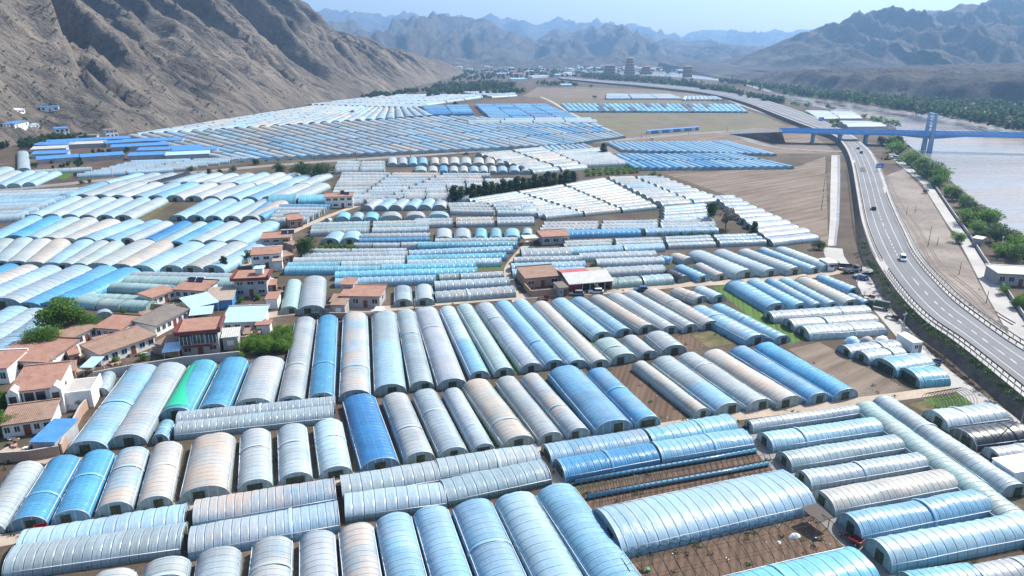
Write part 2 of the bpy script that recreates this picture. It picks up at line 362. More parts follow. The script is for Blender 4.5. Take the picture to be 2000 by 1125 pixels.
# ground reaches from the river bank to beyond the hills; bank slope drops to the water
lbs = smooth_line(lb, 4); top = [Vector((p.x - 7, p.y - 1, 0)) for p in lbs]
strip('ground', [Vector((-9000, min(p.y, 9000) if i else -300, 0)) for i, p in enumerate(top)], [Vector((p.x, p.y if i else -300, 0)) for i, p in enumerate(top)], M['soil'])
e = top[-1]; strip('far_ground', [Vector((-9000, e.y, 0)), Vector((-9000, 12000, 0))], [e, Vector((e.x, 12000, 0))], M['soil'])
strip('river_bank', top, [Vector((p.x, p.y, ZW - 1)) for p in lbs], M['weeds'])
props(link('water', mk('water', [(-600, -300, ZW), (3000, -300, ZW), (3000, 4200, ZW), (-600, 4200, ZW)], [(0, 1, 2, 3)], M['water'])), kind='structure')
rbs = smooth_line(rb, 4); rtop = [Vector((p.x + 10, p.y + 6, 1.0)) for p in rbs]
strip('far_bank', rtop, [Vector((p.x, p.y, ZW - 1)) for p in rbs], M['weeds'])
strip('far_bank_land', rtop, [Vector((max(p.x + 2500, 3500), p.y + 900, 1.0)) for p in rtop], M['weeds'])
# ================================================================ hills
def grid_mesh(name, X, Y, Z, m):
    ny, nx = X.shape
    v = np.stack([X, Y, Z], -1).reshape(-1, 3)
    i = np.arange(ny * nx).reshape(ny, nx)
    f = np.stack([i[:-1, :-1], i[:-1, 1:], i[1:, 1:], i[1:, :-1]], -1).reshape(-1, 4)
    keep = (v[f][:, :, 2].max(1) > -1.9); f = f[keep]
    me = bpy.data.meshes.new(name); me.vertices.add(len(v)); me.vertices.foreach_set('co', v.ravel().astype(np.float32))
    me.loops.add(f.size); me.loops.foreach_set('vertex_index', f.ravel().astype(np.int32))
    me.polygons.add(len(f)); me.polygons.foreach_set('loop_start', np.arange(0, f.size, 4, dtype=np.int32)); me.update(calc_edges=True)
    me.materials.append(m); me.polygons.foreach_set('use_smooth', [True] * len(f))
    return props(link(name, me), kind='structure')
def sstep(a, b, x):
    t = np.clip((x - a) / (b - a), 0, 1); return t * t * (3 - 2 * t)
def foot_st(X, Y, line):
    "distance behind a foot line (positive: inside the hill) and arc length along it"
    best = np.full(X.shape, 1e9); T = np.zeros(X.shape); SS = np.zeros(X.shape); acc = 0
    for (p, q) in zip(line[:-1], line[1:]):
        d = np.array([q.x - p.x, q.y - p.y]); L = np.hypot(*d); d /= L
        u = np.clip((X - p.x) * d[0] + (Y - p.y) * d[1], 0, L); dx, dy = X - p.x - u * d[0], Y - p.y - u * d[1]
        r = np.hypot(dx, dy); sgn = np.where((d[0] * dy - d[1] * dx) > 0, 1, -1)
        k = r < best; best[k] = r[k]; T[k] = (r * sgn)[k]; SS[k] = (acc + u)[k]; acc += L
    return T, SS
def left_hill():
    line = [at(*p) for p in [(-700, 430), (-200, 318), (0, 290), (110, 268), (230, 263), (330, 252), (440, 237), (540, 215), (620, 202), (700, 190), (790, 174), (850, 160), (905, 147), (918, 141)]]
    line += [Vector((-190, 3300, 0))]
    xs, ys = np.arange(-1250, -60, 3.0), np.arange(300, 2350, 3.4); X, Y = np.meshgrid(xs, ys)
    T, SS = foot_st(X, Y, line)
    wx = X + 22 * fbm(X / 120, Y / 120, 3); s = SS + 26 * fbm(X / 240 + 4, Y / 240, 2) + 4 * fbm(X / 60, Y / 60, 2)
    t = T + 7 * fbm(SS / 45, T / 60 + 3, 3)
    tp = np.maximum(t, 0)
    r1 = ridged(s / 150 + .35, tp / 1100 + 2.2, 3, .5); r2 = 1.25 * (1 - 1.9 * np.abs(pn((s + 2.5 * fbm(X / 25, Y / 25, 2)) / 50 + 3.1, tp / 420))); r3 = ridged(s / 15, tp / 120 + 7, 3); r4 = 1 - 2 * np.abs(pn((s + 1.5 * fbm(X / 14, Y / 14, 2)) / 21 + 1.1, tp / 230))
    z = tp * .47 + tp * .5 * (r1 - .33) * sstep(5, 120, tp) + np.minimum(tp, 170) * .25 * (r2 - .4) * sstep(6, 70, tp) + np.minimum(tp, 90) * .16 * (r4 - .4) * sstep(6, 40, tp) + np.minimum(tp, 60) * .16 * (r3 - .4)
    z += 1.4 * fbm(X / 10, Y / 10, 3) * sstep(0, 20, tp) + 2.2 * fbm(X / 34, Y / 34, 4) * sstep(5, 60, tp)
    rk = sstep(.12, .5, fbm(X / 70 + 9, Y / 70, 4)) * sstep(30, 120, tp); z += rk * 3.5 * np.abs(fbm(X / 13, Y / 13, 4))
    z += 4.0 * sstep(0, 14, t)
    cy = np.array([300, 850, 1000, 1130, 1260, 1420, 1560, 1700, 1800, 1900, 2010, 2100, 2400.]); ch = np.array([420, 400, 300, 190, 120, 92, 70, 57, 48, 38, 16, 4, 1.])
    crest = np.interp(Y, cy, ch) * (.86 + .3 * ridged(X / 170, Y / 170, 3)) + 3 * fbm(X / 30, Y / 30, 3)
    k = 14.0; z = -k * np.log(np.exp(-np.minimum(z, 600) / k) + np.exp(-crest / k))
    # village terrace cut into the foot
    z = np.where(t < 0, -2.0, z)
    return grid_mesh('hill', X, Y, z, M['rock']), (X, Y, z)
LH, LHG = left_hill()
def hill_z(x, y):
    X, Y, Z = LHG; j = int(round((x - X[0, 0]) / 3.0)); i = int(round((y - Y[0, 0]) / 3.4))
    return max(0.0, float(Z[i, j])) if 0 <= i < X.shape[0] and 0 <= j < X.shape[1] else 0.0
def on_hill(px, py):
    "first point of the left hill or ground along a pixel's ray"
    for d in range(3000, 9000, 10):
        a, b = (px - CX) / F, -(py - CY) / F; k = d / 10
        k = 300 + (d - 3000) * .25
        p = Vector((a * k, k * (cp + b * sp), HC + k * (-sp + b * cp)))
        if p.z <= hill_z(p.x, p.y): return Vector((p.x, p.y, hill_z(p.x, p.y)))
    return at(px, py)
def range_hill(sky, D, foot, back, step, amp, seed, lift=0, wave=.035, rs=1.0):
    "a range whose crest runs D metres ahead along a traced skyline, spurs falling to the foot"
    px = np.array([p[0] for p in sky], float); hz = np.array([el(p[0], p[1], D) for p in sky]); wx = np.array([(p[0] - CX) / F * D / (cp - (p[1] - CY) / F * sp) for p in sky])
    xs = np.arange(wx[0], wx[-1], step); ys = np.arange(foot, D + back, step * 1.1); X, Y = np.meshgrid(xs, ys)
    wob = 1 + wave * fbm(X / (D * .25) + seed, Y * 0 + seed, 3)
    t = (Y - foot) / (D - foot) / wob; c = np.interp(X, wx, hz)
    c = c * (1 + .05 * fbm(X / (D * .02), Y / (D * .05) + seed, 3))
    q = 210 * rs
    wX = X + 34 * rs * fbm(X / (q * 1.6), Y / (q * 1.6) + seed, 2)
    r1 = ridged(wX / q + seed * 3.3, Y / (q * 4.2) + seed, 4, .55); r2 = 1.3 * (1 - 2 * np.abs(pn(wX / (q * .42) + seed, Y / (q * 2.4) + seed))); r3 = ridged(wX / (q * .17), Y / (q * .4) + seed, 3)
    up = np.clip(t, 0, 1); body = up * (1.25 - .25 * up)
    z = c * body * (1 - amp * (1 - up**3)) + c * amp * body * (1 - up**4) * (r1 - .3) * 2.2 + c * amp * (.8 * (r2 - .4) + .42 * (r3 - .4)) * np.minimum(up * 3, 1) * (1.05 - up * .75)
    dn = np.clip((t - 1) / (back / (D - foot)), 0, 1); z = np.where(t > 1, c * (1 - dn * .7) + c * amp * (r1 - .6) * .6, z)
    z = np.where(t <= 0, -2, np.maximum(z, -1)) + lift * sstep(0, .04, t)
    return grid_mesh('hill', X, Y, z, M['rockfar'])
range_hill([(300, 60), (560, 30), (605, 31), (640, 28), (690, 25), (740, 30), (800, 33), (860, 30), (905, 33), (950, 42), (975, 34), (1005, 40), (1035, 46), (1060, 50), (1092, 37), (1120, 45), (1160, 44), (1200, 53), (1235, 53), (1262, 62), (1300, 67), (1320, 74), (1350, 66), (1395, 61), (1440, 64), (1480, 66), (1520, 62), (1560, 58), (1600, 60), (1640, 58), (1700, 60), (1800, 60), (1950, 66)], 7600, 5200, 900, 32, .46, 1.7, rs=2.2)
range_hill([(480, 110), (560, 72), (610, 60), (655, 52), (690, 47), (715, 54), (745, 66), (770, 48), (800, 36), (835, 31), (870, 36), (915, 35), (950, 48), (985, 60), (1010, 66), (1045, 82), (1065, 73), (1085, 60), (1115, 68), (1150, 57), (1180, 51), (1215, 58), (1250, 66), (1290, 76), (1330, 84), (1380, 80), (1420, 88), (1460, 90), (1500, 96), (1560, 104), (1620, 118)], 4300, 2950, 500, 15, .5, 4.1, rs=1.25)
range_hill([(640, 128), (800, 118), (880, 112), (930, 118), (980, 112), (1030, 120), (1080, 110), (1140, 114), (1190, 108), (1240, 116), (1290, 120), (1330, 128)], 2900, 2500, 260, 15, .5, 8.4, rs=.55)
range_hill([(1400, 150), (1430, 130), (1470, 112), (1510, 95), (1545, 80), (1585, 67), (1615, 61), (1640, 50), (1675, 40), (1710, 33), (1740, 40), (1768, 54), (1800, 46), (1830, 32), (1860, 25), (1900, 27), (1935, 18), (1965, 12), (2000, 5), (2060, 0), (2150, 10), (2300, 20)], 2350, 1640, 380, 7.5, .52, 2.9, lift=10, rs=.85)
range_hill([(1720, 95), (1760, 82), (1800, 70), (1850, 66), (1900, 70), (1950, 62), (2000, 60), (2080, 58), (2300, 60)], 1900, 1500, 300, 7, .55, 6.2, lift=8, rs=.55)
range_hill([(1800, 30), (1860, 32), (1900, 24), (1950, 10), (2000, 2), (2100, -8), (2400, 0)], 3600, 2700, 500, 15, .5, 7.7, rs=1.1)
# terrace cliff on the far bank
def terrace():
    line = [at(*p, 1) for p in [(2500, 250), (2250, 222), (2000, 205), (1880, 198), (1760, 190), (1660, 183), (1560, 172), (1480, 160), (1420, 151), (1390, 147)]]
    xs, ys = np.arange(400, 2300, 6.), np.arange(650, 2500, 6.); X, Y = np.meshgrid(xs, ys); T, SS = foot_st(X, Y, line); T = -T
    hz = np.interp(SS / SS.max(), [0, .5, .7, .85, 1], [30, 28, 22, 10, 0])
    t = T + 14 * fbm(X / 60, Y / 60, 3); z = hz * sstep(0, 46, t) * (.75 + .4 * ridged(SS / 60, T / 80, 3)) + .03 * np.maximum(t, 0) + 1.5 * fbm(X / 40, Y / 40, 3)
    return grid_mesh('terrain', X, Y, np.where(t < 0, -2, np.maximum(z, -1)), M['rockfar'])
terrace()
# ================================================================ haze
hz = bpy.data.materials.new('valley_haze'); hz.use_nodes = True; nt = hz.node_tree; nt.nodes.remove(nt.nodes['Principled BSDF'])
pv = nt.nodes.new('ShaderNodeVolumePrincipled'); pv.inputs['Color'].default_value = (.33, .6, 1., 1); pv.inputs['Density'].default_value = HAZE = .00017; pv.inputs['Anisotropy'].default_value = .35
nt.links.new(pv.outputs[0], nt.nodes['Material Output'].inputs['Volume'])
props(MB().box(-12000, 12000, -1500, 8900, -9, 640).build('haze', hz), kind='stuff')
# ================================================================ roads, lanes, fields
ZR = 3.0
EL = [(2100, 838), (2000, 758), (1930, 702), (1880, 664), (1832, 632), (1797, 601), (1766, 566), (1739, 529), (1720, 498), (1706, 465), (1694, 428), (1684, 378), (1673, 326), (1664, 299), (1652, 280), (1637, 266), (1604, 254), (1560, 238), (1510, 219), (1460, 200), (1410, 187), (1360, 178.5), (1300, 172), (1240, 166), (1170, 160), (1095, 153)]
ER = [(2100, 745), (2000, 686), (1950, 654), (1895, 614), (1857, 584), (1826, 553), (1799, 523), (1776, 491), (1760, 456), (1747, 428), (1731, 389), (1712, 332), (1694, 297), (1678, 281), (1662, 267), (1636, 252), (1594, 232), (1545, 213), (1490, 195.5), (1440, 184.5), (1395, 177), (1345, 170.5), (1285, 165), (1228, 160.5), (1160, 155.5), (1090, 150)]
rl = smooth_line([at(*p, ZR) for p in EL], 5); rr = smooth_line([at(*p, ZR) for p in ER], 5)
rc = [(a + b) / 2 for a, b in zip(rl, rr)]
strip('road', rl, rr, M['asphalt'])
def lerp_strip(name, f0, f1, m, dz, rng=None, dash=None):
    a = [p.lerp(q, f0) + Vector((0, 0, dz)) for p, q in zip(rl, rr)]; b = [p.lerp(q, f1) + Vector((0, 0, dz)) for p, q in zip(rl, rr)]
    if not dash: return strip(name, a, b, m)
    v, f = [], []; acc = 0
    # resample finely for dashes
    for i in range(len(a) - 1):
        L = (a[i + 1] - a[i]).length; n = max(1, int(L / (dash / 2)))
        for j in range(n):
            k = int((acc + L * j / n) / (dash / 2))
            if k % 2 == 0:
                t0, t1 = j / n, (j + 1) / n; q = len(v)
                v += [a[i].lerp(a[i + 1], t0), b[i].lerp(b[i + 1], t0), b[i].lerp(b[i + 1], t1), a[i].lerp(a[i + 1], t1)]; f.append((q, q + 1, q + 2, q + 3))
        acc += L
    me = mk(name, v, f, m)
    if me.polygons[0].normal.z < 0: me.flip_normals()
    return props(link(name, me), kind='structure')
for f0 in (.285, .385, .535, .64): lerp_strip('road', f0, f0 + .06, M['worn'], .003)
lerp_strip('road_marking', .238, .248, M['paint'], .006); lerp_strip('road_marking', .756, .766, M['paint'], .006)
lerp_strip('road_marking', .489, .497, M['paint'], .006, dash=4); lerp_strip('road_marking', .511, .519, M['paint'], .006, dash=4)
ribbon('road_patch', [(1678, 327), (1681, 336)], [(1689, 327), (1692, 336)], M['slope'], ZR + .009)
# shoulders with a kerb step and the slopes beside the road
shl, shr = offset(rl, -2.2), offset(rr, 2.4)
if (shl[10] - rc[10]).length < (rl[10] - rc[10]).length: shl = offset(rl, 2.2)
if (shr[10] - rc[10]).length < (rr[10] - rc[10]).length: shr = offset(rr, -2.4)
up = lambda a, d: [p + Vector((0, 0, d)) for p in a]
strip('kerb', up(rl, -.02), up(rl, .12), M['concrete']); strip('pavement', up(rl, .12), up(shl, .12), M['concrete'])
strip('kerb', up(rr, -.02), up(rr, .12), M['concrete']); strip('pavement', up(rr, .12), up(shr, .12), M['concrete'])
def slope_out(a, w, m, name='terrain'):
    out = [p + (p - c).normalized() * (w[0] + (w[1] - w[0]) * min(1, max(0, (i - 24) / 18))) for i, (p, c) in enumerate(zip(a, rc))]
    return strip(name, up(a, .12), [Vector((p.x, p.y, -.05)) for p in out], m), out
k_j = 0
_, toeL = slope_out(shl, (3.4, 6.4), M['slope']); _, toeR = slope_out(shr, (4, 4), M['slope'])
CANL = [(1617, 480), (1621, 430), (1622, 370), (1623, 330), (1624, 303)]; CANR = [(1633, 480), (1639, 430), (1641, 370), (1641, 330), (1641, 303)]
ribbon('canal_path', CANL, CANR, M['concrete'], .03)
ribbon('canal_water', [(x - 5.5, y) for x, y in CANR], CANR, M['water'], .036)
lanep('path', [(1627, 484), (1630, 500), (1645, 519), (1672, 527), (1700, 527), (1735, 524)], 6, M['concrete'], .05)
_n = strip('road_ramp', [at(1680, 533, .06), at(1737, 531, 3.02)], [at(1682, 521, .06), at(1736, 521, 3.02)], M['concrete'])
lanep('path', [(1683, 531), (1693, 560), (1712, 592), (1735, 618), (1765, 652), (1800, 692), (1835, 724), (1876, 756), (1905, 775), (1960, 815), (2060, 890)], 4.6, M['concrete'], .055)
FRL = [(1735, 300), (1752, 318), (1800, 358), (1833, 410), (1852, 440), (1868, 462), (1891, 504), (1926, 574), (1965, 644), (2000, 695), (2080, 800)]
FRR = [(1745, 297), (1764, 315), (1816, 356), (1851, 408), (1872, 438), (1890, 462), (1916, 504), (1955, 560), (1994, 618), (2040, 680), (2140, 780)]
ribbon('side_road', FRL, FRR, M['concrete'], .05)
ribbon('field', [(1725, 345), (1745, 400), (1770, 460), (1800, 515), (1850, 575), (1930, 640), (2010, 705)], [(1765, 330), (1812, 380), (1848, 440), (1888, 506), (1924, 575), (1963, 646), (2010, 697)], M['sand'], .03)
# the old valley road
drain = [p + (p - c).normalized() * 4.6 for p, c in zip(shr, rc)]; drain2 = [p + (p - c).normalized() * 5.5 for p, c in zip(shr, rc)]
strip('drain', [Vector((p.x, p.y, .07)) for p in drain[:60]], [Vector((p.x, p.y, .07)) for p in drain2[:60]], M['concrete'])
M['track'] = mat('wheel_track_earth', rough=.95, spec=.1, build=varied((.09, .075, .062), (.2, .17, .145), .3, 1.4, .6))
for off in (8.5, 10.4, 14, 15.8): strip('track', [Vector((p.x, p.y, .05)) for p in ([p + (p - c).normalized() * (off + 1.2 * math.sin(i * .35)) for i, (p, c) in enumerate(zip(shr, rc))])[12:56]], [Vector((p.x, p.y, .05)) for p in ([p + (p - c).normalized() * (off + .7 + 1.2 * math.sin(i * .35)) for i, (p, c) in enumerate(zip(shr, rc))])[12:56]], M['track'])
OR = [(-120, 385), (0, 371), (100, 362), (200, 352), (300, 343), (400, 335), (520, 324), (640, 315), (780, 306), (900, 298), (1000, 290), (1120, 281), (1260, 269), (1330, 263), (1400, 258), (1470, 254)]
lanep('road', OR, 8.5, M['oldroad'], .08)
lanep('road', [(1395, 259), (1430, 262), (1455, 270), (1480, 280), (1520, 288), (1580, 293), (1652, 296)], 7, M['oldroad'], .1)
lanep('path', [(1500, 223), (1470, 213), (1440, 202), (1415, 193)], 3, M['concrete'], .06)
lanep('path', [(1056, 189), (1075, 197), (1100, 212), (1125, 226), (1150, 238), (1165, 245), (1180, 252)], 3.5, M['concrete'], .06)
lanep('path', [(-60, 1066), (20, 1052), (180, 1022), (350, 990), (520, 962), (700, 931), (880, 903), (1060, 873), (1240, 846), (1290, 835), (1450, 811), (1600, 793), (1700, 781), (1800, 768), (1880, 755)], 3.0, M['path'], .04)
lanep('path', [(440, 640), (520, 617), (580, 609), (660, 606), (760, 602), (850, 592), (1000, 580), (1100, 573), (1200, 568), (1330, 556), (1420, 551), (1560, 541), (1640, 529)], 4.2, M['path'], .045)
lanep('path', [(1455, 838), (1500, 884), (1560, 945), (1620, 1010), (1680, 1072), (1760, 1150)], 4, M['oldroad'], .042)
lanep('path', [(1010, 590), (1000, 560), (992, 530), (1000, 512), (1016, 492), (1035, 470)], 2.6, M['path'], .04)
lanep('path', [(480, 520), (540, 470), (600, 440), (660, 415), (720, 395), (780, 380), (880, 366)], 3, M['path'], .04)
lanep('path', [(1060, 890), (1085, 930), (1130, 990), (1180, 1050)], 2.4, M['path'], .038)
lanep('path', [(100, 760), (150, 720), (190, 712)], 5, M['path'], .03)
lanep('path', [(0, 880), (60, 890), (160, 905)], 3, M['path'], .03)
def field(pts, m, z=.012): return sheet('field', [at(*p) for p in pts], M[m], z)
field([(1020, 192), (1100, 168), (1300, 176), (1480, 222), (1540, 246), (1200, 268), (1140, 232)], 'fieldB', .010)
field([(1010, 190), (1050, 190), (1100, 214), (925, 206), (880, 208)], 'brown', .014)
field([(1050, 170), (1350, 182), (1420, 193), (1290, 196), (1020, 188)], 'fieldA', .013)
field([(1195, 262), (1560, 246), (1640, 300), (1300, 300), (1180, 300)], 'fieldA', .009)
field([(1300, 340), (1560, 325), (1612, 305), (1618, 480), (1600, 470), (1440, 388)], 'fieldA', .011)
field([(1190, 722), (1245, 706), (1345, 826), (1290, 832)], 'brown')
field([(1540, 682), (1600, 668), (1790, 770), (1680, 782)], 'fieldA', .02)
field([(1310, 660), (1345, 652), (1375, 676), (1335, 684)], 'brown'); field([(1350, 654), (1406, 644), (1444, 668), (1385, 680)], 'weeds')
field([(1392, 560), (1424, 556), (1492, 612), (1468, 622)], 'crop'); field([(1468, 622), (1492, 612), (1572, 664), (1540, 672)], 'crop', .016)
field([(1776, 790), (1880, 766), (1912, 790), (1824, 812)], 'weeds'); field([(1800, 780), (1882, 768), (1908, 789), (1842, 800)], 'crop', .02)
field([(1236, 1100), (1596, 1010), (1662, 1060), (1440, 1130), (1240, 1180)], 'brown', .016)
field([(1128, 960), (1485, 890), (1532, 940), (1180, 1030)], 'brown', .016)
field([(884, 421), (980, 421), (985, 434), (882, 434)], 'brown'); field([(1030, 484), (1090, 480), (1092, 492), (1026, 494)], 'brown'); field([(932, 532), (984, 530), (984, 541), (932, 542)], 'brown')
field([(930, 520), (984, 518), (984, 525), (930, 526)], 'crop', .02)
field([(238, 424), (300, 392), (350, 388), (290, 428)], 'weeds'); field([(190, 640), (262, 600), (330, 606), (280, 660)], 'weeds', .014)
field([(470, 695), (482, 655), (565, 630), (560, 690)], 'weeds', .014); field([(108, 346), (124, 336), (142, 340), (125, 352)], 'crop', .014)

for q in ([(208, 882), (218, 874), (330, 712), (322, 712)], [(1004, 732), (1012, 730), (952, 600), (946, 602)], [(1146, 716), (1155, 712), (1062, 598), (1057, 600)], [(1150, 668), (1158, 662), (1100, 594), (1092, 596)], [(668, 990), (870, 957), (872, 962), (668, 998)], [(1060, 925), (1078, 945), (1072, 950), (1054, 930)], [(966, 886), (978, 882), (900, 770), (893, 772)], [(1190, 716), (1198, 712), (1140, 650), (1132, 652)], [(1486, 612), (1494, 612), (1440, 560), (1432, 560)]): field(q, 'crop', .018)
for q in ([(532, 960), (544, 956), (566, 850), (556, 850)], [(612, 944), (622, 942), (636, 836), (628, 838)], [(692, 930), (702, 927), (690, 790), (682, 790)], [(782, 916), (790, 912), (760, 780), (752, 782)], [(850, 902), (858, 899), (824, 770), (816, 772)], [(0, 1046), (700, 930), (700, 938), (0, 1060)]): field(q, 'weeds', .017)
# ================================================================ greenhouses
FILM = dict(w=('white', (.52, .5, .495), .35), s=('silver grey', (.5, .49, .5), .2), p=('pale blue', (.44, .55, .63), .1), l=('light blue', (.3, .49, .63), .1), b=('bright blue', (.11, .35, .56), .0),
            d=('deep blue', (.05, .23, .47), .0), q=('turquoise', (.24, .53, .62), .05), t=('dusty tan', (.58, .5, .45), 1.), T=('tan and blue', (.42, .5, .57), .75), k=('black', (.022, .026, .034), .0),
            e=('teal blue', (.13, .42, .52), .0), g=('greenish clear', (.47, .53, .48), .1), c=('clear silvery', (.56, .58, .6), .1), v=('shiny silver', (.6, .58, .58), .15), m=('mauve grey', (.52, .49, .51), .2))
ORD = 'zeroth first second third fourth fifth sixth seventh eighth ninth tenth eleventh twelfth thirteenth fourteenth fifteenth sixteenth seventeenth eighteenth nineteenth twentieth'.split()
def nth(i): return ORD[i] if i < len(ORD) else f"{i}{'th' if 10 < i % 100 < 14 else {1: 'st', 2: 'nd', 3: 'rd'}.get(i % 10, 'th')}"
TUN = []
def tun(A, B, w, h, c, label, group, **kw):
    A, B = Vector((A.x, A.y, 0)), Vector((B.x, B.y, 0))
    TUN.append(dict(A=A, B=B, w=w, h=h, c=c, label=label, group=group, **kw))
def hgt(w): return 1.35 + .155 * w
class Row:
    def __init__(s, phrase, group, way='left'): s.ph, s.g, s.way, s.i = phrase, group, way, 0
    def lab(s, c, extra=''):
        return (s, c[0], extra)
    def N(s, xl, yl, xr, yr, xf, yf, c, h=None, extra='', **kw):
        a, b = at(xl, yl), at(xr, yr); m = (a + b) / 2
        for _ in range(2):
            H = h or hgt((b - a).length); f = at(xf, yf, H)
        d = Vector((f.x - m.x, f.y - m.y)).normalized(); w = abs((b - a).x * d.y - (b - a).y * d.x)
        tun(m, f, w, h or hgt(w), c, s.lab(c, extra), s.g, **kw)
    def E(s, x0, y0, x1, y1, w, c, h=None, extra='', **kw):
        a, b = at(x0, y0), at(x1, y1); d = (b - a).normalized(); o = Vector((-d.y, d.x, 0)) * (w / 2)
        if isinstance(w, tuple): pass
        if (a.x + b.x) < 0: a, b = b, a
        tun(a + o, b + o, w, h or hgt(w), c, s.lab(c, extra), s.g, **kw)
    def E3(s, x0, y0, x1, y1, xb, yb, c, h=None, extra='', **kw):
        a, b, q = at(x0, y0), at(x1, y1), at(xb, yb); d = (b - a).normalized(); w = abs((q - a).x * d.y - (q - a).y * d.x)
        s.E(x0, y0, x1, y1, w, c, h, extra, **kw)
    def C(s, xn, yn, xf, yf, w, c, h=None, extra='', **kw):
        H = h or hgt(w); tun(at(xn, yn, H), at(xf, yf, H), w, H, c, s.lab(c, extra), s.g, **kw)
def block(phrase, group, q, pal, d='N', w=8.5, L=45, n=None, m=None, fill=.97, skip=(), gap=.0, h=None, jit=.02):
    nl, nr, fr, fl = [at(*p) for p in q]
    if d == 'E': nl, nr, fr, fl = nl, fl, fr, nr      # u runs away from the viewer, v runs across
    P = lambda u, v: (nl * (1 - u) + nr * u) * (1 - v) + (fl * (1 - u) + fr * u) * v
    acr = ((nr - nl).length + (fr - fl).length) / 2; alo = ((fl - nl).length + (fr - nr).length) / 2
    n = n or max(1, round(acr / w)); m = m or max(1, round(alo / L)); rr = random.Random(phrase)
    for j in range(m):
        for i in range(n):
            if (i, j) in skip or rr.random() < gap: continue
            c = rr.choice(pal); u = (i + .5) / n; g = .5 / alo
            v0, v1 = j / m + g + rr.uniform(0, jit) / m, (j + 1) / m - g - rr.uniform(0, jit) / m
            a, b = P(u, v0), P(u, v1); dd = (b - a).normalized(); e = P((i + 1) / n, (v0 + v1) / 2) - P(i / n, (v0 + v1) / 2)
            W = abs(e.x * dd.y - e.y * dd.x) * fill * rr.uniform(.93, 1.03)
            if d == 'E': lab = f"{FILM[c][0]} greenhouse, {nth(n - i)} row from back, {nth(j + 1)} along, {phrase}"
            else: lab = f"{FILM[c][0]} greenhouse, {nth(i + 1)} from left, {nth(j + 1)} deep, {phrase}"
            if d == 'E' and (a.x + b.x) < 0: a, b = b, a
            tun(a, b, W, (h or hgt(W)) * rr.uniform(.93, 1.06), c, lab, group)
# --- row above the lower lane
r = Row('row above the lower dirt lane', 'greenhouses above the lower dirt lane'); N_ = r.N
N_(-62, 1052, 12, 1040, 50, 901, 's'); N_(16, 1041, 96, 1027, 122, 889, 'b'); N_(101, 1028, 178, 1014, 190, 878, 'b'); N_(187, 1011, 262, 999, 257, 872, 'T'); N_(268, 998, 338, 988, 324, 862, 't')
N_(350, 985, 450, 969, 415, 846, 't', extra='wide '); N_(464, 965, 534, 955, 497, 837, 's', wide=1); N_(544, 951, 612, 941, 569, 827, 's', wide=1); N_(623, 939, 690, 929, 639, 818, 'c', wide=1)
N_(703, 927, 782, 913, 700, 769, 'd'); N_(789, 911, 850, 899, 771, 766, 'w'); N_(857, 901, 915, 890, 829, 759, 's'); N_(922, 889, 967, 883, 883, 757, 'c', extra='torn ', wide=1)
N_(980, 881, 1044, 867, 929, 740, 't'); N_(1050, 869, 1100, 860, 988, 734, 'w'); N_(1106, 860, 1153, 852, 1036, 728, 'T'); N_(1160, 852, 1235, 838, 1102, 714, 'b'); N_(1240, 838, 1290, 829, 1167, 717, 'b', extra='wrinkled ', wide=1)
r = Row('row beside the ploughed brown field', 'greenhouses beside the brown field'); N_ = r.N
N_(1352, 818, 1389, 813, 1250, 704, 't'); N_(1393, 813, 1450, 804, 1296, 695, 'w', split=(.42, 'l')); N_(1454, 804, 1510, 797, 1345, 688, 'w'); N_(1513, 799, 1568, 790, 1393, 682, 't'); N_(1573, 792, 1620, 783, 1445, 675, 'b'); N_(1624, 785, 1676, 776, 1494, 668, 'b')
# --- long row below the upper lane
r = Row('long row below the upper lane', 'greenhouses below the upper lane'); N_ = r.N
N_(186, 769, 212, 778, 212, 717, 's', extra='short '); N_(133, 886, 210, 884, 276, 710, 'l'); N_(212, 874, 287, 869, 331, 707, 's'); N_(312, 821, 378, 813, 395, 702, 'e', extra='green netted ', net=1); N_(385, 813, 450, 806, 457, 696, 'b'); N_(457, 804, 534, 796, 521, 695, 'm')
N_(541, 796, 595, 789, 595, 618, 's'); N_(602, 787, 655, 785, 639, 614, 'b'); N_(661, 785, 726, 780, 693, 609, 'T'); N_(730, 778, 794, 764, 749, 605, 's', split=(.52, 'p')); N_(800, 766, 848, 759, 791, 603, 's'); N_(854, 764, 912, 755, 831, 598, 'm'); N_(917, 745, 957, 738, 873, 597, 'c', extra='patched ', split=(.45, 'l'))
N_(966, 740, 1004, 730, 906, 591, 'g'); N_(1016, 731, 1060, 723, 945, 589, 'm'); N_(1064, 726, 1100, 714, 981, 585, 'l'); N_(1108, 724, 1147, 716, 1016, 584, 'p'); N_(1153, 722, 1191, 716, 1055, 586, 't'); N_(1156, 667, 1195, 661, 1093, 581, 'p'); N_(1202, 661, 1233, 653, 1128, 578, 'l'); N_(1247, 654, 1279, 646, 1165, 574, 't')
N_(1290, 655, 1326, 649, 1200, 570, 'w'); N_(1331, 651, 1365, 646, 1232, 567, 's'); N_(1370, 647, 1405, 639, 1272, 562, 't'); N_(1352, 595, 1384, 590, 1321, 560, 't', extra='short ')
r = Row('short row of lower ends', 'short greenhouses closing the long row'); N_ = r.N
N_(296, 871, 332, 862, 325, 819, 'l', h=1.9); N_(1195, 717, 1242, 703, 1183, 659, 'g'); N_(1247, 703, 1288, 700, 1230, 654, 's'); N_(1292, 697, 1340, 688, 1281, 645, 'w'); N_(1388, 592, 1419, 588, 1366, 557, 'c')
r = Row('long blue pair near crop strip', 'long blue greenhouses near the crop strip'); N_ = r.N
N_(1455, 678, 1496, 667, 1365, 596, 'l'); N_(1511, 676, 1541, 667, 1401, 591, 'l')
r = Row('blue row beside the highway path', 'greenhouses beside the highway path'); N_ = r.N
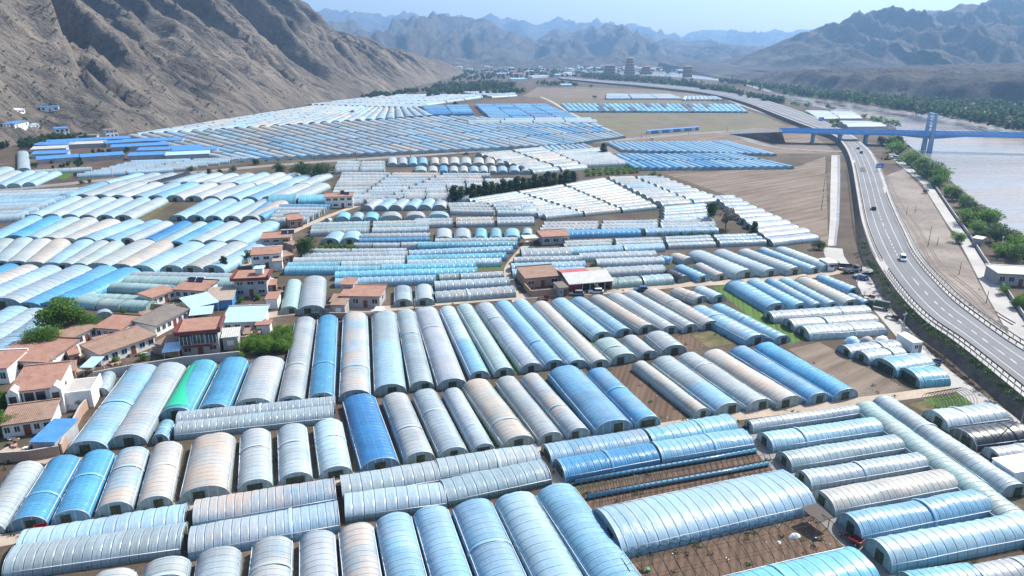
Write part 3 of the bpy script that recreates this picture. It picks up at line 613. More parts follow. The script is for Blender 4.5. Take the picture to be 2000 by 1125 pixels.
N_(1491, 611, 1540, 607, 1437, 546, 'l'); N_(1545, 609, 1580, 605, 1473, 544, 'l'); N_(1582, 607, 1610, 605, 1505, 542, 'l'); N_(1611, 605, 1639, 602, 1533, 541, 'p'); N_(1645, 604, 1681, 598, 1568, 539, 't'); N_(1653, 576, 1683, 574, 1604, 535, 'l'); N_(1680, 602, 1706, 600, 1660, 571, 'p', extra='low ')
# --- crosswise tunnels beside the path, the right hand stack, lower pairs
r = Row('crosswise stack beside the path', 'crosswise greenhouses beside the path', 'back'); E = r.E
E(1512, 633, 1704, 620, 5.5, 'w'); E(1552, 649, 1718, 637, 5.5, 'w'); E(1582, 666, 1734, 655, 6, 'w'); E(1663, 701, 1764, 689, 5, 'w', h=2); E(1698, 714, 1775, 703, 5, 'w'); E(1753, 738, 1828, 726, 7, 'q', wide=1); E(1797, 759, 1857, 754, 7, 'q', wide=1)
r = Row('crosswise stack beside two slanting tunnels', 'crosswise greenhouses beside the slanting pair', 'back'); E = r.E3
E(1471, 847, 1682, 816, 1443, 833, 'v'); E(1510, 885, 1727, 852, 1473, 857, 'p'); E(1547, 923, 1769, 886, 1514, 894, 'v', extra='patched '); E(1585, 960, 1816, 921, 1550, 931, 'v', extra='two piece '); E(1631, 1010, 1876, 964, 1590, 969, 't'); E(1683, 1064, 1940, 1012, 1638, 1018, 'l', h=2.7); E(1741, 1122, 2030, 1064, 1688, 1070, 'p', h=2.8); E(1800, 1180, 1930, 1160, 1752, 1128, 'q'); E(1930, 1160, 2080, 1130, 1880, 1116, 'w')
r = Row('long slanting pair', 'long slanting greenhouses'); r.C(2085, 1072, 1690, 783, 5.4, 'g', h=2.2); r.C(1985, 945, 1727, 772, 5.2, 's', h=2.3)
r = Row('stack beside the highway embankment', 'crosswise greenhouses under the embankment', 'back'); E = r.E3
E(1852, 845, 1972, 830, 1801, 812, 'v'); E(1907, 883, 2018, 868, 1853, 848, 'k'); E(1954, 910, 2040, 898, 1912, 886, 's')
r = Row('under the lower lane', 'crosswise greenhouses under the lower lane', 'grid'); E = r.E
E(31, 1102, 360, 1044, 6, 'p'); E(5, 1136, 353, 1087, 6, 's'); E(378, 1037, 658, 988, 6, 'T'); E(369, 1096, 665, 1040, 6.2, 'T'); E(670, 984, 861, 951, 6, 'c', clear=1); E(862, 946, 1058, 915, 5.8, 'c', clear=1); E(675, 1024, 873, 997, 6, 'c', clear=1); E(876, 993, 1078, 949, 6, 'c', clear=1)
E(1079, 914, 1272, 881, 5.6, 'l', wide=1); E(1278, 880, 1445, 849, 5.6, 'q'); E(1105, 944, 1290, 909, 5.4, 'b', wide=1); E(1294, 908, 1474, 879, 5.4, 'l'); E(1216, 1093, 1597, 1003, 10, 'p', h=2.9, extra='wide '); r.C(1390, 1156, 1688, 1084, 7, 'q', h=2.5)
r = Row('crosswise pair behind grid covered greenhouses', 'crosswise pair behind the grid covered row', 'back'); E = r.E
E(344, 839, 655, 807, 4.6, 's'); E(341, 861, 652, 826, 4.8, 's')
r = Row('lowest row along the bottom', 'lowest row of greenhouses'); N_ = r.N
N_(160, 1200, 255, 1190, 220, 1110, 's'); N_(262, 1205, 362, 1195, 324, 1087, 's'); N_(367, 1210, 465, 1200, 425, 1068, 's'); N_(475, 1215, 570, 1205, 530, 1048, 's'); N_(583, 1220, 668, 1210, 618, 1036, 'm'); N_(676, 1225, 762, 1215, 694, 1021, 'T')
N_(768, 1230, 858, 1220, 768, 1001, 'l'); N_(866, 1235, 955, 1222, 841, 987, 'l'); N_(968, 1240, 1072, 1225, 922, 974, 'l'); N_(1085, 1240, 1192, 1225, 1006, 960, 'p'); N_(1210, 1240, 1317, 1222, 1085, 945, 'l')
# --- oblique rows left of the village
r = Row('lowest oblique row beside the village tree', 'oblique greenhouses beside the village'); C = r.C
C(-150, 700, 30, 597, 8, 'p'); C(-150, 725, 70, 601, 8, 's'); C(-150, 775, 92, 612, 8, 'p'); C(-150, 790, 64, 647, 8, 'l')
r = Row('second oblique row left of the village', 'second oblique row of greenhouses'); C = r.C
C(-100, 556, 21, 514, 8, 'b'); C(-100, 577, 56, 515, 7, 'w'); C(-100, 600, 98, 517, 7.5, 'p'); C(8, 582, 154, 517, 9, 'T'); C(54, 590, 206, 518, 8.5, 'b'); C(96, 590, 252, 520, 8.5, 'b')
r = Row('third oblique row left of the village', 'third oblique row of greenhouses'); C = r.C
for a, b, c, d, w, k in [(-40, 508, 10, 464, 6.5, 'w'), (-5, 509, 45, 462, 7, 's'), (28, 509, 80, 464, 7.5, 'w'), (62, 511, 118, 464, 7.5, 't'), (97, 512, 165, 466, 7, 'p'), (125, 513, 198, 468, 6, 's'), (152, 514, 225, 470, 6, 'g'), (190, 513, 283, 466, 9, 'w'), (235, 515, 320, 469, 8, 't'), (275, 518, 378, 471, 9, 'p'), (334, 518, 427, 470, 8, 'p'), (374, 518, 465, 470, 8, 'w'), (415, 518, 508, 472, 8, 'p')]: C(a, b, c, d, w, k)
r = Row('fourth oblique row left of the village', 'fourth oblique row of greenhouses'); C = r.C
for a, b, c, d, w, k in [(-20, 460, 65, 420, 7, 'l'), (25, 459, 103, 421, 8, 'b'), (58, 461, 140, 422, 7, 'p'), (93, 462, 172, 424, 7.5, 'w'), (130, 464, 217, 426, 8, 't'), (166, 463, 262, 427, 9, 'p'), (210, 465, 304, 428, 8, 'l'), (247, 464, 325, 430, 6, 's'), (288, 466, 362, 430, 6, 'd'), (316, 470, 392, 432, 6, 'g'), (343, 471, 425, 430, 6.5, 'b'), (380, 468, 455, 431, 7, 's'), (414, 468, 493, 429, 7.5, 'p'), (456, 468, 530, 430, 8, 'p')]: C(a, b, c, d, w, k)
g = 'far oblique rows of greenhouses'
block('the fifth oblique rows', g, [(12, 430), (505, 434), (572, 399), (100, 391)], 'spwpsstvlp', n=14, m=1, skip=((7, 0), (8, 0)))
block('the blue oblique pair', g, [(478, 430), (515, 432), (560, 404), (520, 398)], 'bl', n=2, m=1)
block('the sixth oblique rows', g, [(105, 391), (580, 397), (650, 367), (185, 363)], 'spwpsstpl', n=13, m=1)
block('the seventh oblique rows', g, [(188, 364), (600, 368), (655, 345), (262, 345)], 'spwpstsvk', n=13, m=1)
block('rows by the valley road', g, [(-90, 440), (42, 433), (183, 372), (-90, 384)], 'spscs', 'E', n=8, m=1)
block('the pale multi span left of the sheds', g, [(-50, 374), (70, 364), (124, 341), (20, 341)], 'pp', n=4, m=1, fill=1.0)
block('rows under the blue sheds', g, [(140, 349), (330, 338), (500, 311), (262, 319)], 'wwsp', 'E', n=8, m=2)
r = Row('corner beside the blue sheds', 'corner greenhouses beside the sheds'); r.N(33, 337, 61, 335, 43, 294, 's'); r.E(52, 342, 178, 335, 6, 's'); r.C(-40, 345, 10, 325, 9, 'p'); r.C(-40, 360, 28, 333, 9, 's')
# --- middle ground between village and highway
r = Row('behind the courtyard farmhouse', 'crosswise greenhouses behind the farmhouse', 'grid'); E = r.E
for x0, y0, x1, y1, w, k in [(600, 500, 682, 500, 4, 'w'), (686, 500, 793, 499, 4, 'w'), (590, 511, 796, 507, 5, 'w'), (572, 520, 790, 516, 5, 'w'), (560, 530, 663, 528, 5, 'q'), (666, 528, 790, 525, 5, 'c'), (555, 538, 742, 537, 5, 'q'), (745, 535, 930, 529, 5, 'q'), (654, 549, 933, 540, 5, 'q'), (654, 563, 852, 556, 5, 'p'), (859, 552, 898, 550, 4, 'g'), (901, 551, 985, 546, 4, 'w'), (850, 570, 997, 562, 5.5, 's'), (852, 593, 1008, 581, 6, 'w'), (800, 505, 1003, 496, 5, 'p'), (815, 489, 1011, 486, 5, 'q'), (795, 516, 990, 510, 5, 'q'), (795, 525, 980, 521, 5, 'c'), (690, 488, 726, 488, 4, 'w'), (728, 488, 780, 488, 4, 'w'), (784, 487, 842, 486, 4, 'w'), (850, 479, 1012, 477, 4, 'w'), (704, 471, 840, 469, 5, 'w'), (701, 478, 840, 476, 3.5, 'b')]: E(x0, y0, x1, y1, w, k)
r = Row('pale pair beside the white farmhouse', 'pale greenhouse pair by the farmhouse'); r.N(547, 612, 583, 614, 573, 543, 'g'); r.N(581, 614, 636, 613, 613, 538, 'w'); r.N(768, 598, 807, 599, 786, 556, 's'); r.N(811, 597, 850, 596, 827, 553, 's')
r.E(240, 549, 457, 553, 5, 's'); r.E(236, 562, 460, 567, 7, 'g')
r = Row('above the weedy plot', 'greenish crosswise greenhouses', 'grid'); E = r.E
E(211, 571, 326, 577, 5, 'g'); E(160, 594, 230, 597, 5, 'g'); E(232, 597, 300, 601, 5, 'g'); E(140, 600, 185, 606, 5.5, 'g'); E(187, 606, 232, 609, 5.5, 'g'); E(236, 609, 285, 611, 5.5, 'g')
r.N(186, 624, 222, 622, 200, 603, 's', extra='low ')
r = Row('upright row behind the small farmhouse', 'upright greenhouses behind the small farmhouse'); N_ = r.N
for q in [(625, 478, 664, 477, 658, 451, 'p'), (665, 477, 703, 476, 688, 449, 'p'), (849, 474, 884, 473, 866, 445, 'w'), (886, 474, 921, 473, 903, 444, 's'), (926, 472, 952, 471, 939, 445, 'q'), (956, 472, 981, 471, 968, 444, 'q'), (984, 472, 1017, 470, 1000, 444, 'q'), (1018, 466, 1040, 464, 1030, 444, 'g'), (596, 462, 622, 460, 616, 449, 'w')]: N_(*q)
r = Row('upright row beside the field lane', 'upright greenhouses beside the field lane'); N_ = r.N
for q in [(626, 436, 652, 434, 644, 423, 'g'), (653, 434, 682, 433, 672, 413, 'q'), (683, 434, 708, 433, 700, 413, 'p'), (709, 435, 738, 434, 727, 413, 'q'), (741, 435, 786, 433, 763, 412, 'w'), (789, 433, 832, 432, 810, 412, 'w'), (834, 432, 878, 430, 856, 412, 'p')]: N_(*q)
g = 'white greenhouses of the middle ground'
block('the row behind the upright seven', g, [(700, 412), (872, 411), (876, 397), (730, 396)], 'wpws', n=6, m=1)
block('rows above the tree', g, [(605, 463), (842, 457), (842, 436), (608, 442)], 'wwgw', 'E', n=3, m=2)
block('rows beside the brown plot', g, [(808, 447), (1048, 441), (1045, 430), (808, 434)], 'wwg', 'E', n=2, m=3)
block('rows under the poplars', g, [(878, 420), (1066, 426), (1040, 399), (872, 402)], 'wwg', 'E', n=4, m=2)
block('rows beside the terracotta farmhouse', g, [(523, 440), (600, 438), (655, 406), (548, 405)], 'wwwb', 'E', n=5, m=1)
block('the turquoise span', g, [(520, 404), (636, 398), (642, 388), (530, 390)], 'q', 'E', n=1, m=2)
block('oblique white rows before the poplars', g, [(768, 397), (900, 397), (1035, 356), (925, 357)], 'wwt', 'E', n=4, m=3)
block('white rows beyond the poplars', g, [(1068, 430), (1285, 410), (1178, 352), (905, 396)], 'wwwttsv', 'E', n=12, m=3, gap=.03)
block('white rows toward the big field', g, [(1290, 408), (1418, 398), (1290, 350), (1182, 352)], 'wwvtp', 'E', n=9, m=2)
block('white rows by the canal', g, [(1500, 484), (1604, 472), (1428, 388), (1388, 389)], 'wwvs', 'E', n=11, m=1)
block('white rows by the twin trees', g, [(1290, 440), (1390, 434), (1378, 402), (1292, 410)], 'wwp', 'E', n=5, m=1)
block('white rows above the blue span', g, [(1048, 458), (1402, 450), (1396, 434), (1060, 440)], 'wwww', 'E', n=3, m=3)
block('the blue span', g, [(1098, 467), (1404, 458), (1404, 450), (1098, 458)], 'lb', 'E', n=1, m=2)
block('white rows below the blue span', g, [(1092, 496), (1500, 480), (1478, 462), (1100, 478)], 'wwwp', 'E', n=3, m=4)
r = Row('crosswise beside the barn', 'white crosswise greenhouses beside the barn', 'grid'); E = r.E
for x0, y0, x1, y1, w, k in [(1020, 508, 1118, 505, 8, 'w'), (1004, 518, 1135, 515, 4.5, 'w'), (1000, 533, 1146, 528, 5.5, 'p'), (1002, 545, 1146, 540, 5.5, 'p'), (1134, 512, 1284, 507, 5.5, 's'), (1115, 500, 1218, 496, 5.5, 'p'), (1167, 524, 1300, 519, 5.5, 'w'), (1183, 543, 1302, 537, 6, 'w'), (1197, 565, 1257, 560, 6, 'g'), (1259, 560, 1318, 556, 6, 'g'), (1222, 496, 1300, 492, 5, 'p')]: E(x0, y0, x1, y1, w, k)
r = Row('silver row before the highway junction', 'silver greenhouses before the junction'); N_ = r.N
for q in [(1296, 515, 1328, 512, 1290, 497, 'l'), (1360, 553, 1388, 549, 1328, 516, 'l'), (1330, 518, 1360, 514, 1317, 493, 't'), (1394, 549, 1421, 546, 1366, 513, 't'), (1321, 553, 1352, 551, 1307, 525, 'k'), (1430, 546, 1477, 541, 1360, 487, 's'), (1482, 541, 1527, 539, 1408, 486, 's'), (1533, 539, 1571, 535, 1454, 485, 'w'), (1576, 535, 1605, 534, 1489, 482, 'p'), (1605, 532, 1630, 526, 1524, 480, 'w')]: N_(*q)
r = Row('upright row under the valley road', 'upright greenhouses under the valley road'); N_ = r.N
for (a, b), k in zip([(756, 777), (777, 797), (798, 816), (817, 836), (840, 859), (859, 877), (877, 899), (899, 922), (923, 947), (947, 968), (969, 989)], 'wsllttwwttt'): N_(a, 326, b, 325, (a + b) / 2 - 1, 306, k)
r = Row('second upright row under the valley road', 'upright greenhouses under the valley road'); N_ = r.N
for (a, b), k in zip([(808, 835), (836, 856), (857, 876), (877, 896), (897, 915), (917, 936), (936, 954), (955, 971), (972, 992), (994, 1017), (1018, 1038)], 'gtbwwpwwppw'): N_(a, 341, b, 340, (a + b) / 2 - 1, 323, k)
g = 'white rows beside the valley road'
block('white rows right of the upright pair', g, [(1041, 342), (1148, 332), (1057, 293), (928, 305)], 'wwwwtw', 'E', n=8, m=2)
block('white rows near the blue glass strips', g, [(1134, 328), (1226, 325), (1172, 294), (1072, 301)], 'wwww', 'E', n=6, m=1)
block('pale row along the valley road', g, [(1060, 300), (1165, 294), (1142, 285), (1050, 290)], 'pws', n=9, m=1)
block('white rows behind the village', g, [(640, 400), (800, 393), (968, 345), (668, 343)], 'wwtswv', 'E', n=9, m=3)
block('short white rows near the road trees', g, [(650, 341), (755, 339), (752, 322), (660, 322)], 'wws', 'E', n=3, m=2)
block('low rows by the red roofed farmhouse', g, [(650, 406), (758, 398), (770, 388), (700, 388)], 'ww', 'E', n=2, m=2)
g = 'blue strips beside the big field'
block('the near blue strips', g, [(1240, 334), (1556, 331), (1432, 303), (1186, 306)], 'lllb', n=20, m=2)
block('the far blue strips', g, [(1214, 298), (1520, 306), (1420, 279), (1184, 282)], 'lll', n=22, m=1)
g = 'far field of greenhouses'
block('the wide field above the road', g, [(450, 318), (1100, 288), (868, 230), (246, 268)], 'wwsspptwvslwp', w=8, L=42, fill=.95)
block('the field edge under the hill', g, [(248, 267), (850, 229), (800, 203), (606, 209)], 'ppwwsstv', w=8, L=36, fill=.95)
block('the field corner by the track', g, [(1102, 288), (1222, 270), (1152, 238), (872, 230)], 'wwplb', w=8, L=50, fill=.95)
block('white spans by the track', g, [(905, 246), (1170, 244), (1150, 236), (935, 238)], 'wwwp', 'E', n=2, m=4)
block('white spans under the hill end', g, [(600, 207), (790, 213), (972, 187), (760, 187)], 'wwwwp', w=9, L=50)
block('the dark blue glass strips', g, [(957, 237), (1128, 234), (1066, 207), (928, 208)], 'bbd', 'E', n=10, m=4, fill=.8)
block('the small dark blue strips', g, [(840, 227), (925, 225), (915, 209), (822, 210)], 'bbd', 'E', n=7, m=2, fill=.8)
block('the light blue field tunnels', g, [(1112, 220), (1462, 221), (1442, 206), (1094, 205)], 'qqqqqqk', n=34, m=2)
block('pale spans in the dry field', g, [(1182, 195), (1332, 195), (1310, 187), (1184, 186)], 'wwp', 'E', n=8, m=3)
block('pale spans near the highway', g, [(1330, 197), (1415, 197), (1400, 190), (1335, 190)], 'wp', n=9, m=1)
block('white spans beyond the highway', g, [(1592, 236), (1680, 235), (1666, 223), (1570, 220)], 'vvsw', 'E', n=6, m=2)
block('white spans by the bridge', g, [(1650, 252), (1728, 251), (1712, 243), (1632, 241)], 'vs', 'E', n=3, m=1)
block('white spans among the far woods', g, [(960, 192), (1008, 189), (1005, 181), (900, 182)], 'wwp', 'E', n=11, m=3)
# ---------------------------------------------------------------- building them
def arch(w, h, n, p=2.25):
    out = []
    for i in range(n + 1):
        t = math.pi * i / n; c, s = math.cos(t), math.sin(t)
        out.append((-math.copysign(abs(c)**(2 / p), c) * w / 2, h * abs(s)**(2 / p)))
    return np.array(out)
def share(t):
    "rough area in the picture"
    A = 0
    for k in range(9):
        p = t['A'].lerp(t['B'], (k + .5) / 9); x, y, d = proj(p.x, p.y, 1)
        if -30 < x < 2030 and y < 1150 and d > 0: A += (t['B'] - t['A']).length / 9 * t['w'] * HC / d**3
    return A
def cover_arrays(t, dist, seed):
    L, w, h = (t['B'] - t['A']).length, t['w'], t['h']
    near = dist < 165; mid = not near and dist < 470; n = 14 if near else (10 if dist < 330 else 7)
    sp = 1.0 if L / max(w, 1) > 2 else .9; hoop = 1.15 if t['c'] not in 'pqvck' or w < 5 else 1.6
    if near: rings = np.arange(0, L, hoop / 2)
    elif mid: hoop = 1.9 if w < 7 else 2.3; rings = np.arange(0, L, hoop / 2)
    else: rings = np.array([0, L])
    rings[-1] = L; pr = arch(w, h, n); rg = np.random.default_rng(seed); m = len(rings)
    X = np.repeat(pr[None, :, 0], m, 0); Z = np.repeat(pr[None, :, 1], m, 0); Y = np.repeat(rings[:, None], n + 1, 1)
    if mid:
        sag = np.ones((m, 1)); sag[1::2] = 1 - rg.uniform(.05, .085); bump = 1 + .016 * rg.standard_normal((m, 1)) + .03 * fbm(Y / 8 + seed * 1.3, X / 5, 2); X = X * (1 + (sag - 1) * .5); Z = Z * sag * bump
    if near:
        sag = np.ones((m, 1)); sag[1::2] = 1 - (.024 if t['c'] not in 'vqpk' else .045); sag[-1] = 1
        bump = 1 + .011 * rg.standard_normal((m, n + 1)) + .05 * fbm(Y / 7 + seed * 1.7, X / 4 + seed, 2)
        X = X * (1 + (sag - 1) * .4) * (1 + (bump - 1) * .35); Z = Z * sag * bump
    v = np.stack([X, Y, Z], -1).reshape(-1, 3)
    uv = np.stack([Y / hoop + .5, np.repeat(np.linspace(0, 1, n + 1)[None], m, 0)], -1).reshape(-1, 2)
    nm, c, du = FILM[t['c']]; j = rg.uniform(.86, 1.1); c = np.array(c) * j * np.array((.525, .695, .765)) * rg.uniform(.98, 1.02, 3)
    col = np.empty((m, n + 1, 4)); col[..., :3] = np.clip(c, 0, .8); col[..., 3] = min(1, du * rg.uniform(.6, 1.3) + rg.choice([0, 0, .12, .3]))
    band = np.repeat(rg.uniform(.88, 1.1, m // 7 + 2), 7)[:m] * rg.uniform(.95, 1.05, m); col[..., :3] *= band[:, None, None]
    if t.get('split'):
        f, k2 = t['split']; q = rings < f * L; col[q, :, :3] = np.array(FILM[k2][1]) * (.525, .695, .765)
    i = np.arange(m * (n + 1)).reshape(m, n + 1)
    f = np.stack([i[:-1, :-1], i[:-1, 1:], i[1:, 1:], i[1:, :-1]], -1).reshape(-1, 4)
    return v, f[:, ::-1], uv, col.reshape(-1, 4), pr, c
def fast_mesh(name, v, f, m, uv=None, col=None, smooth=True, mi=None):
    me = bpy.data.meshes.new(name); me.vertices.add(len(v)); me.vertices.foreach_set('co', np.asarray(v, np.float32).ravel())
    me.loops.add(f.size); me.loops.foreach_set('vertex_index', f.ravel().astype(np.int32))
    me.polygons.add(len(f)); me.polygons.foreach_set('loop_start', np.arange(0, f.size, f.shape[1], dtype=np.int32)); me.update(calc_edges=True)
    for x in (m if isinstance(m, list) else [m]): me.materials.append(x)
    if uv is not None: me.uv_layers.new(name='UVMap').data.foreach_set('uv', np.asarray(uv, np.float32)[f.ravel()].ravel())
    if col is not None: me.color_attributes.new('tint', 'FLOAT_COLOR', 'POINT').data.foreach_set('color', np.asarray(col, np.float32).ravel())
    if smooth: me.polygons.foreach_set('use_smooth', [True] * len(f))
    if mi is not None: me.polygons.foreach_set('material_index', mi)
    return me
for t in TUN: t['share'] = share(t)
TUN = [t for t in TUN if t['share'] > 0]
ROWS = {}
for t in TUN:
    if isinstance(t['label'], tuple): ROWS.setdefault(t['label'][0], []).append(t)
for s, ts in ROWS.items():
    mid = {id(t): (t['A'] + t['B']) / 2 for t in ts}
    px = lambda t: proj(mid[id(t)].x, mid[id(t)].y, 1)[0]
    if s.way == 'grid':
        d = sum(((t['B'] - t['A']) * (1 if t['B'].x > t['A'].x else -1) for t in ts), Vector((0, 0, 0))).normalized(); key = lambda t: mid[id(t)].dot(Vector((-d.y, d.x, 0)))
        ts.sort(key=lambda t: -key(t)); rows = [[ts[0]]]
        for t in ts[1:]:
            if abs(key(t) - sum(key(q) for q in rows[-1]) / len(rows[-1])) < 2.6: rows[-1].append(t)
            else: rows.append([t])
        for i, rw in enumerate(rows):
            rw.sort(key=px)
            for j, t in enumerate(rw): t['label'] = f"{FILM[t['label'][1]][0]} {t['label'][2]}greenhouse, {nth(i + 1)} row from back, {nth(j + 1)} from left, {s.ph}"
    else:
        ts.sort(key=(lambda t: -mid[id(t)].y) if s.way == 'back' else px)
        for i, t in enumerate(ts): t['label'] = f"{FILM[t['label'][1]][0]} {t['label'][2]}film greenhouse, {nth(i + 1)} from {s.way} in {s.ph}"

TUN.sort(key=lambda t: -t['share'])
MAXT = 300
def end_mesh(pr, y, c, flip):
    k = len(pr); v = [(x, y, z) for x, z in pr]; uv = [(x / 1.3 + .5, z) for x, z in pr]
    return mk('end_wall', v, [tuple(range(k)) if not flip else tuple(range(k))[::-1]], M['end'], uv, [(*c, 1)] * k)
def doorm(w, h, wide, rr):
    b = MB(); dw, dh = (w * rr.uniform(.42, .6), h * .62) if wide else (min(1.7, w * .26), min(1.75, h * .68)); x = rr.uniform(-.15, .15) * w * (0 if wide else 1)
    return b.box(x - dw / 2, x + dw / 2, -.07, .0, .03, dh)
def make_tunnel(t, seed):
    A, B = t['A'], t['B']; d = B - A; L = d.length; dist = math.hypot(A.x / 2 + B.x / 2, A.y / 2 + B.y / 2, HC); rr = random.Random(seed)
    root = thing('greenhouse', t['label'], 'greenhouse', (A.x, A.y, 0), math.atan2(-d.x, d.y), t['group'])
    v, f, uv, col, pr, c = cover_arrays(t, dist, seed)
    link('film_cover', fast_mesh('film_cover', v, f, M['clear' if t.get('clear') else 'film'], uv, col), root)
    link('end_wall', end_mesh(pr * .985, .04, c, False), root); link('end_wall', end_mesh(pr * .985, L - .04, c, True), root)
    w, h = t['w'], t['h']
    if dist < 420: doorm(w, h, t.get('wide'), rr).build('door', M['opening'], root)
    if dist < 200:
        b = MB().tube([(x * 1.005, -.01, z * 1.005) for x, z in pr], .055, 5); b.build('end_hoop', M['rim'], root, smooth=True)
        for sg in (-1, 1):
            q = pr[2] if sg < 0 else pr[-3]; g2 = np.random.default_rng(seed + 50); MB().tube([(q[0] * 1.02, y, q[1] + g2.normal() * .03) for y in np.linspace(.1, L - .1, max(3, int(L / 4)))], .05, 5).build('side_roll', M['white' if seed % 3 else 'rim'], root, smooth=True)
        if dist < 230 and rr.random() < .5 and not t.get('net'):
            u0 = L * rr.uniform(.25, .75); p2 = arch(w, h, 16); vv = [(x * 1.012 * k, u0 + dy, z * 1.03 * k + dz) for dy, k, dz in ((0, 1, .0), (.12, 1.012, .05), (.5, 1.0, .01)) for x, z in p2[1:-1]]; n1 = 15
            link('film_seam', mk('film_seam', vv, [(j * n1 + i, j * n1 + i + 1, (j + 1) * n1 + i + 1, (j + 1) * n1 + i) for j in range(2) for i in range(n1 - 1)], M['film'], [(.2, .5)] * len(vv), [(*np.clip(c * 1.25, 0, .7), 0)] * len(vv), True), root)
    if t.get('clear'):
        b = MB()
        for k in (-1, 1): b.box(k * w * .24 - w * .2, k * w * .24 + w * .2, .6, L - .6, .02, .5)
        b.build('crop_bed', M['crop'], root)
    if t.get('net'):
        pn_ = arch(w, h, 40); vv, ff = [], []; n = 26
        for j in range(n + 1):
            y = 1.0 + (L - 3) * j / n; k1 = 17 + 13 * (1 - j / n) ** 3; k0 = 1
            for i in range(9):
                k = k0 + (k1 - k0) * i / 8; a = int(k); q = pn_[a] * (1 - k + a) + pn_[min(a + 1, 40)] * (k - a); vv.append((q[0] * 1.02, y, q[1] * 1.03 + .02))
        for j in range(n):
            for i in range(8): s = j * 9 + i; ff.append((s, s + 9, s + 10, s + 1))
        link('shade_net', mk('shade_net', vv, ff, mat('green_shade_net', (.02, .42, .24), .6), smooth=True), root)
for i, t in enumerate(TUN[:MAXT]): make_tunnel(t, i)
V, Fq, U, Cc, E3v, E3c, nV = [], [], [], [], [], [], 0
EV, EF, EU, EC, nE = [], [], [], [], 0
for i, t in enumerate(TUN[MAXT:]):
    A, B = t['A'], t['B']; d = B - A; dist = math.hypot(A.x, A.y, HC); a = math.atan2(-d.x, d.y); L = d.length
    v, f, uv, col, pr, c = cover_arrays(t, max(dist, 170), 1000 + i); ca, sa = math.cos(a), math.sin(a)
    def w_(q): return np.stack([q[:, 0] * ca - q[:, 1] * sa + A.x, q[:, 0] * sa + q[:, 1] * ca + A.y, q[:, 2]], -1)
    V.append(w_(v)); Fq.append(f + nV); U.append(uv); Cc.append(col); nV += len(v)
    for y, fl in ((.04, 0), (L - .04, 1)):
        k = len(pr); q = np.stack([pr[:, 0], np.full(k, y), pr[:, 1]], -1) * (.99, 1, .99)
        V.append(w_(q)); U.append(np.stack([pr[:, 0] / 1.3 + .5, pr[:, 1]], -1)); cc = np.ones((k, 4)); cc[:, :3] = c; Cc.append(cc)
        h2 = k // 2; ff = np.array([(j, j + 1, k - 2 - j, k - 1 - j) for j in range(h2 - 0) if j + 1 < k - 2 - j or j + 1 == k - 2 - j])
        ff = ff if fl == 0 else ff[:, ::-1]; EF.append(ff + nV); nV += k
allf = np.concatenate(Fq + EF); mi = np.zeros(len(allf), np.int32); mi[sum(len(x) for x in Fq):] = 1
props(link('distant_greenhouses', fast_mesh('distant_greenhouses', np.concatenate(V), allf, [M['film'], M['end']], np.concatenate(U), np.concatenate(Cc), True, mi)), 'further rows of film greenhouses filling the valley floor', None, None, 'stuff')
print('TUNNELS', len(TUN), 'cut share', TUN[MAXT]['share'] if len(TUN) > MAXT else 0)
# ================================================================ houses
def frame_at(A, B):
    d = B - A; return Vector((A.x, A.y, 0)), math.atan2(d.y, d.x), math.hypot(d.x, d.y)
def roof_part(name, root, x0, x1, y0, y1, z0, z1, m, th=.22, loc=(0, 0, 0)):
    "a slab falling from z1 at the back to z0 at the front"
    v = [(x0, y0, z0), (x1, y0, z0), (x1, y1, z1), (x0, y1, z1)]; t = [(x, y, z + th) for x, y, z in v]
    f = [(0, 3, 2, 1), (4, 5, 6, 7), (0, 1, 5, 4), (1, 2, 6, 5), (2, 3, 7, 6), (3, 0, 4, 7)]
    uv = [(x, y) for x, y, z in v] * 2
    return link(name, mk(name, v + t, f, m, uv=uv), root)
def window(root, x, z, w, h, y=-.06, side=0, L=0):
    fr = MB(); pa = MB()
    if not side:
        fr.box(x - w / 2, x + w / 2, y, 0.01, z, z + h); 
        k = max(2, round(w / .8))
        for i in range(k):
            a = x - w / 2 + .07 + i * (w - .07) / k; pa.box(a, a + (w - .07) / k - .07, y - .015, y + .02, z + .08, z + h - .08)
    else:
        fr.box(L - .01, L + .06, x - w / 2, x + w / 2, z, z + h); pa.box(L + .02, L + .075, x - w / 2 + .08, x + w / 2 - .08, z + .08, z + h - .08)
    f = fr.build('window', M['white'], root); pa.build('pane', M['glass'], f)
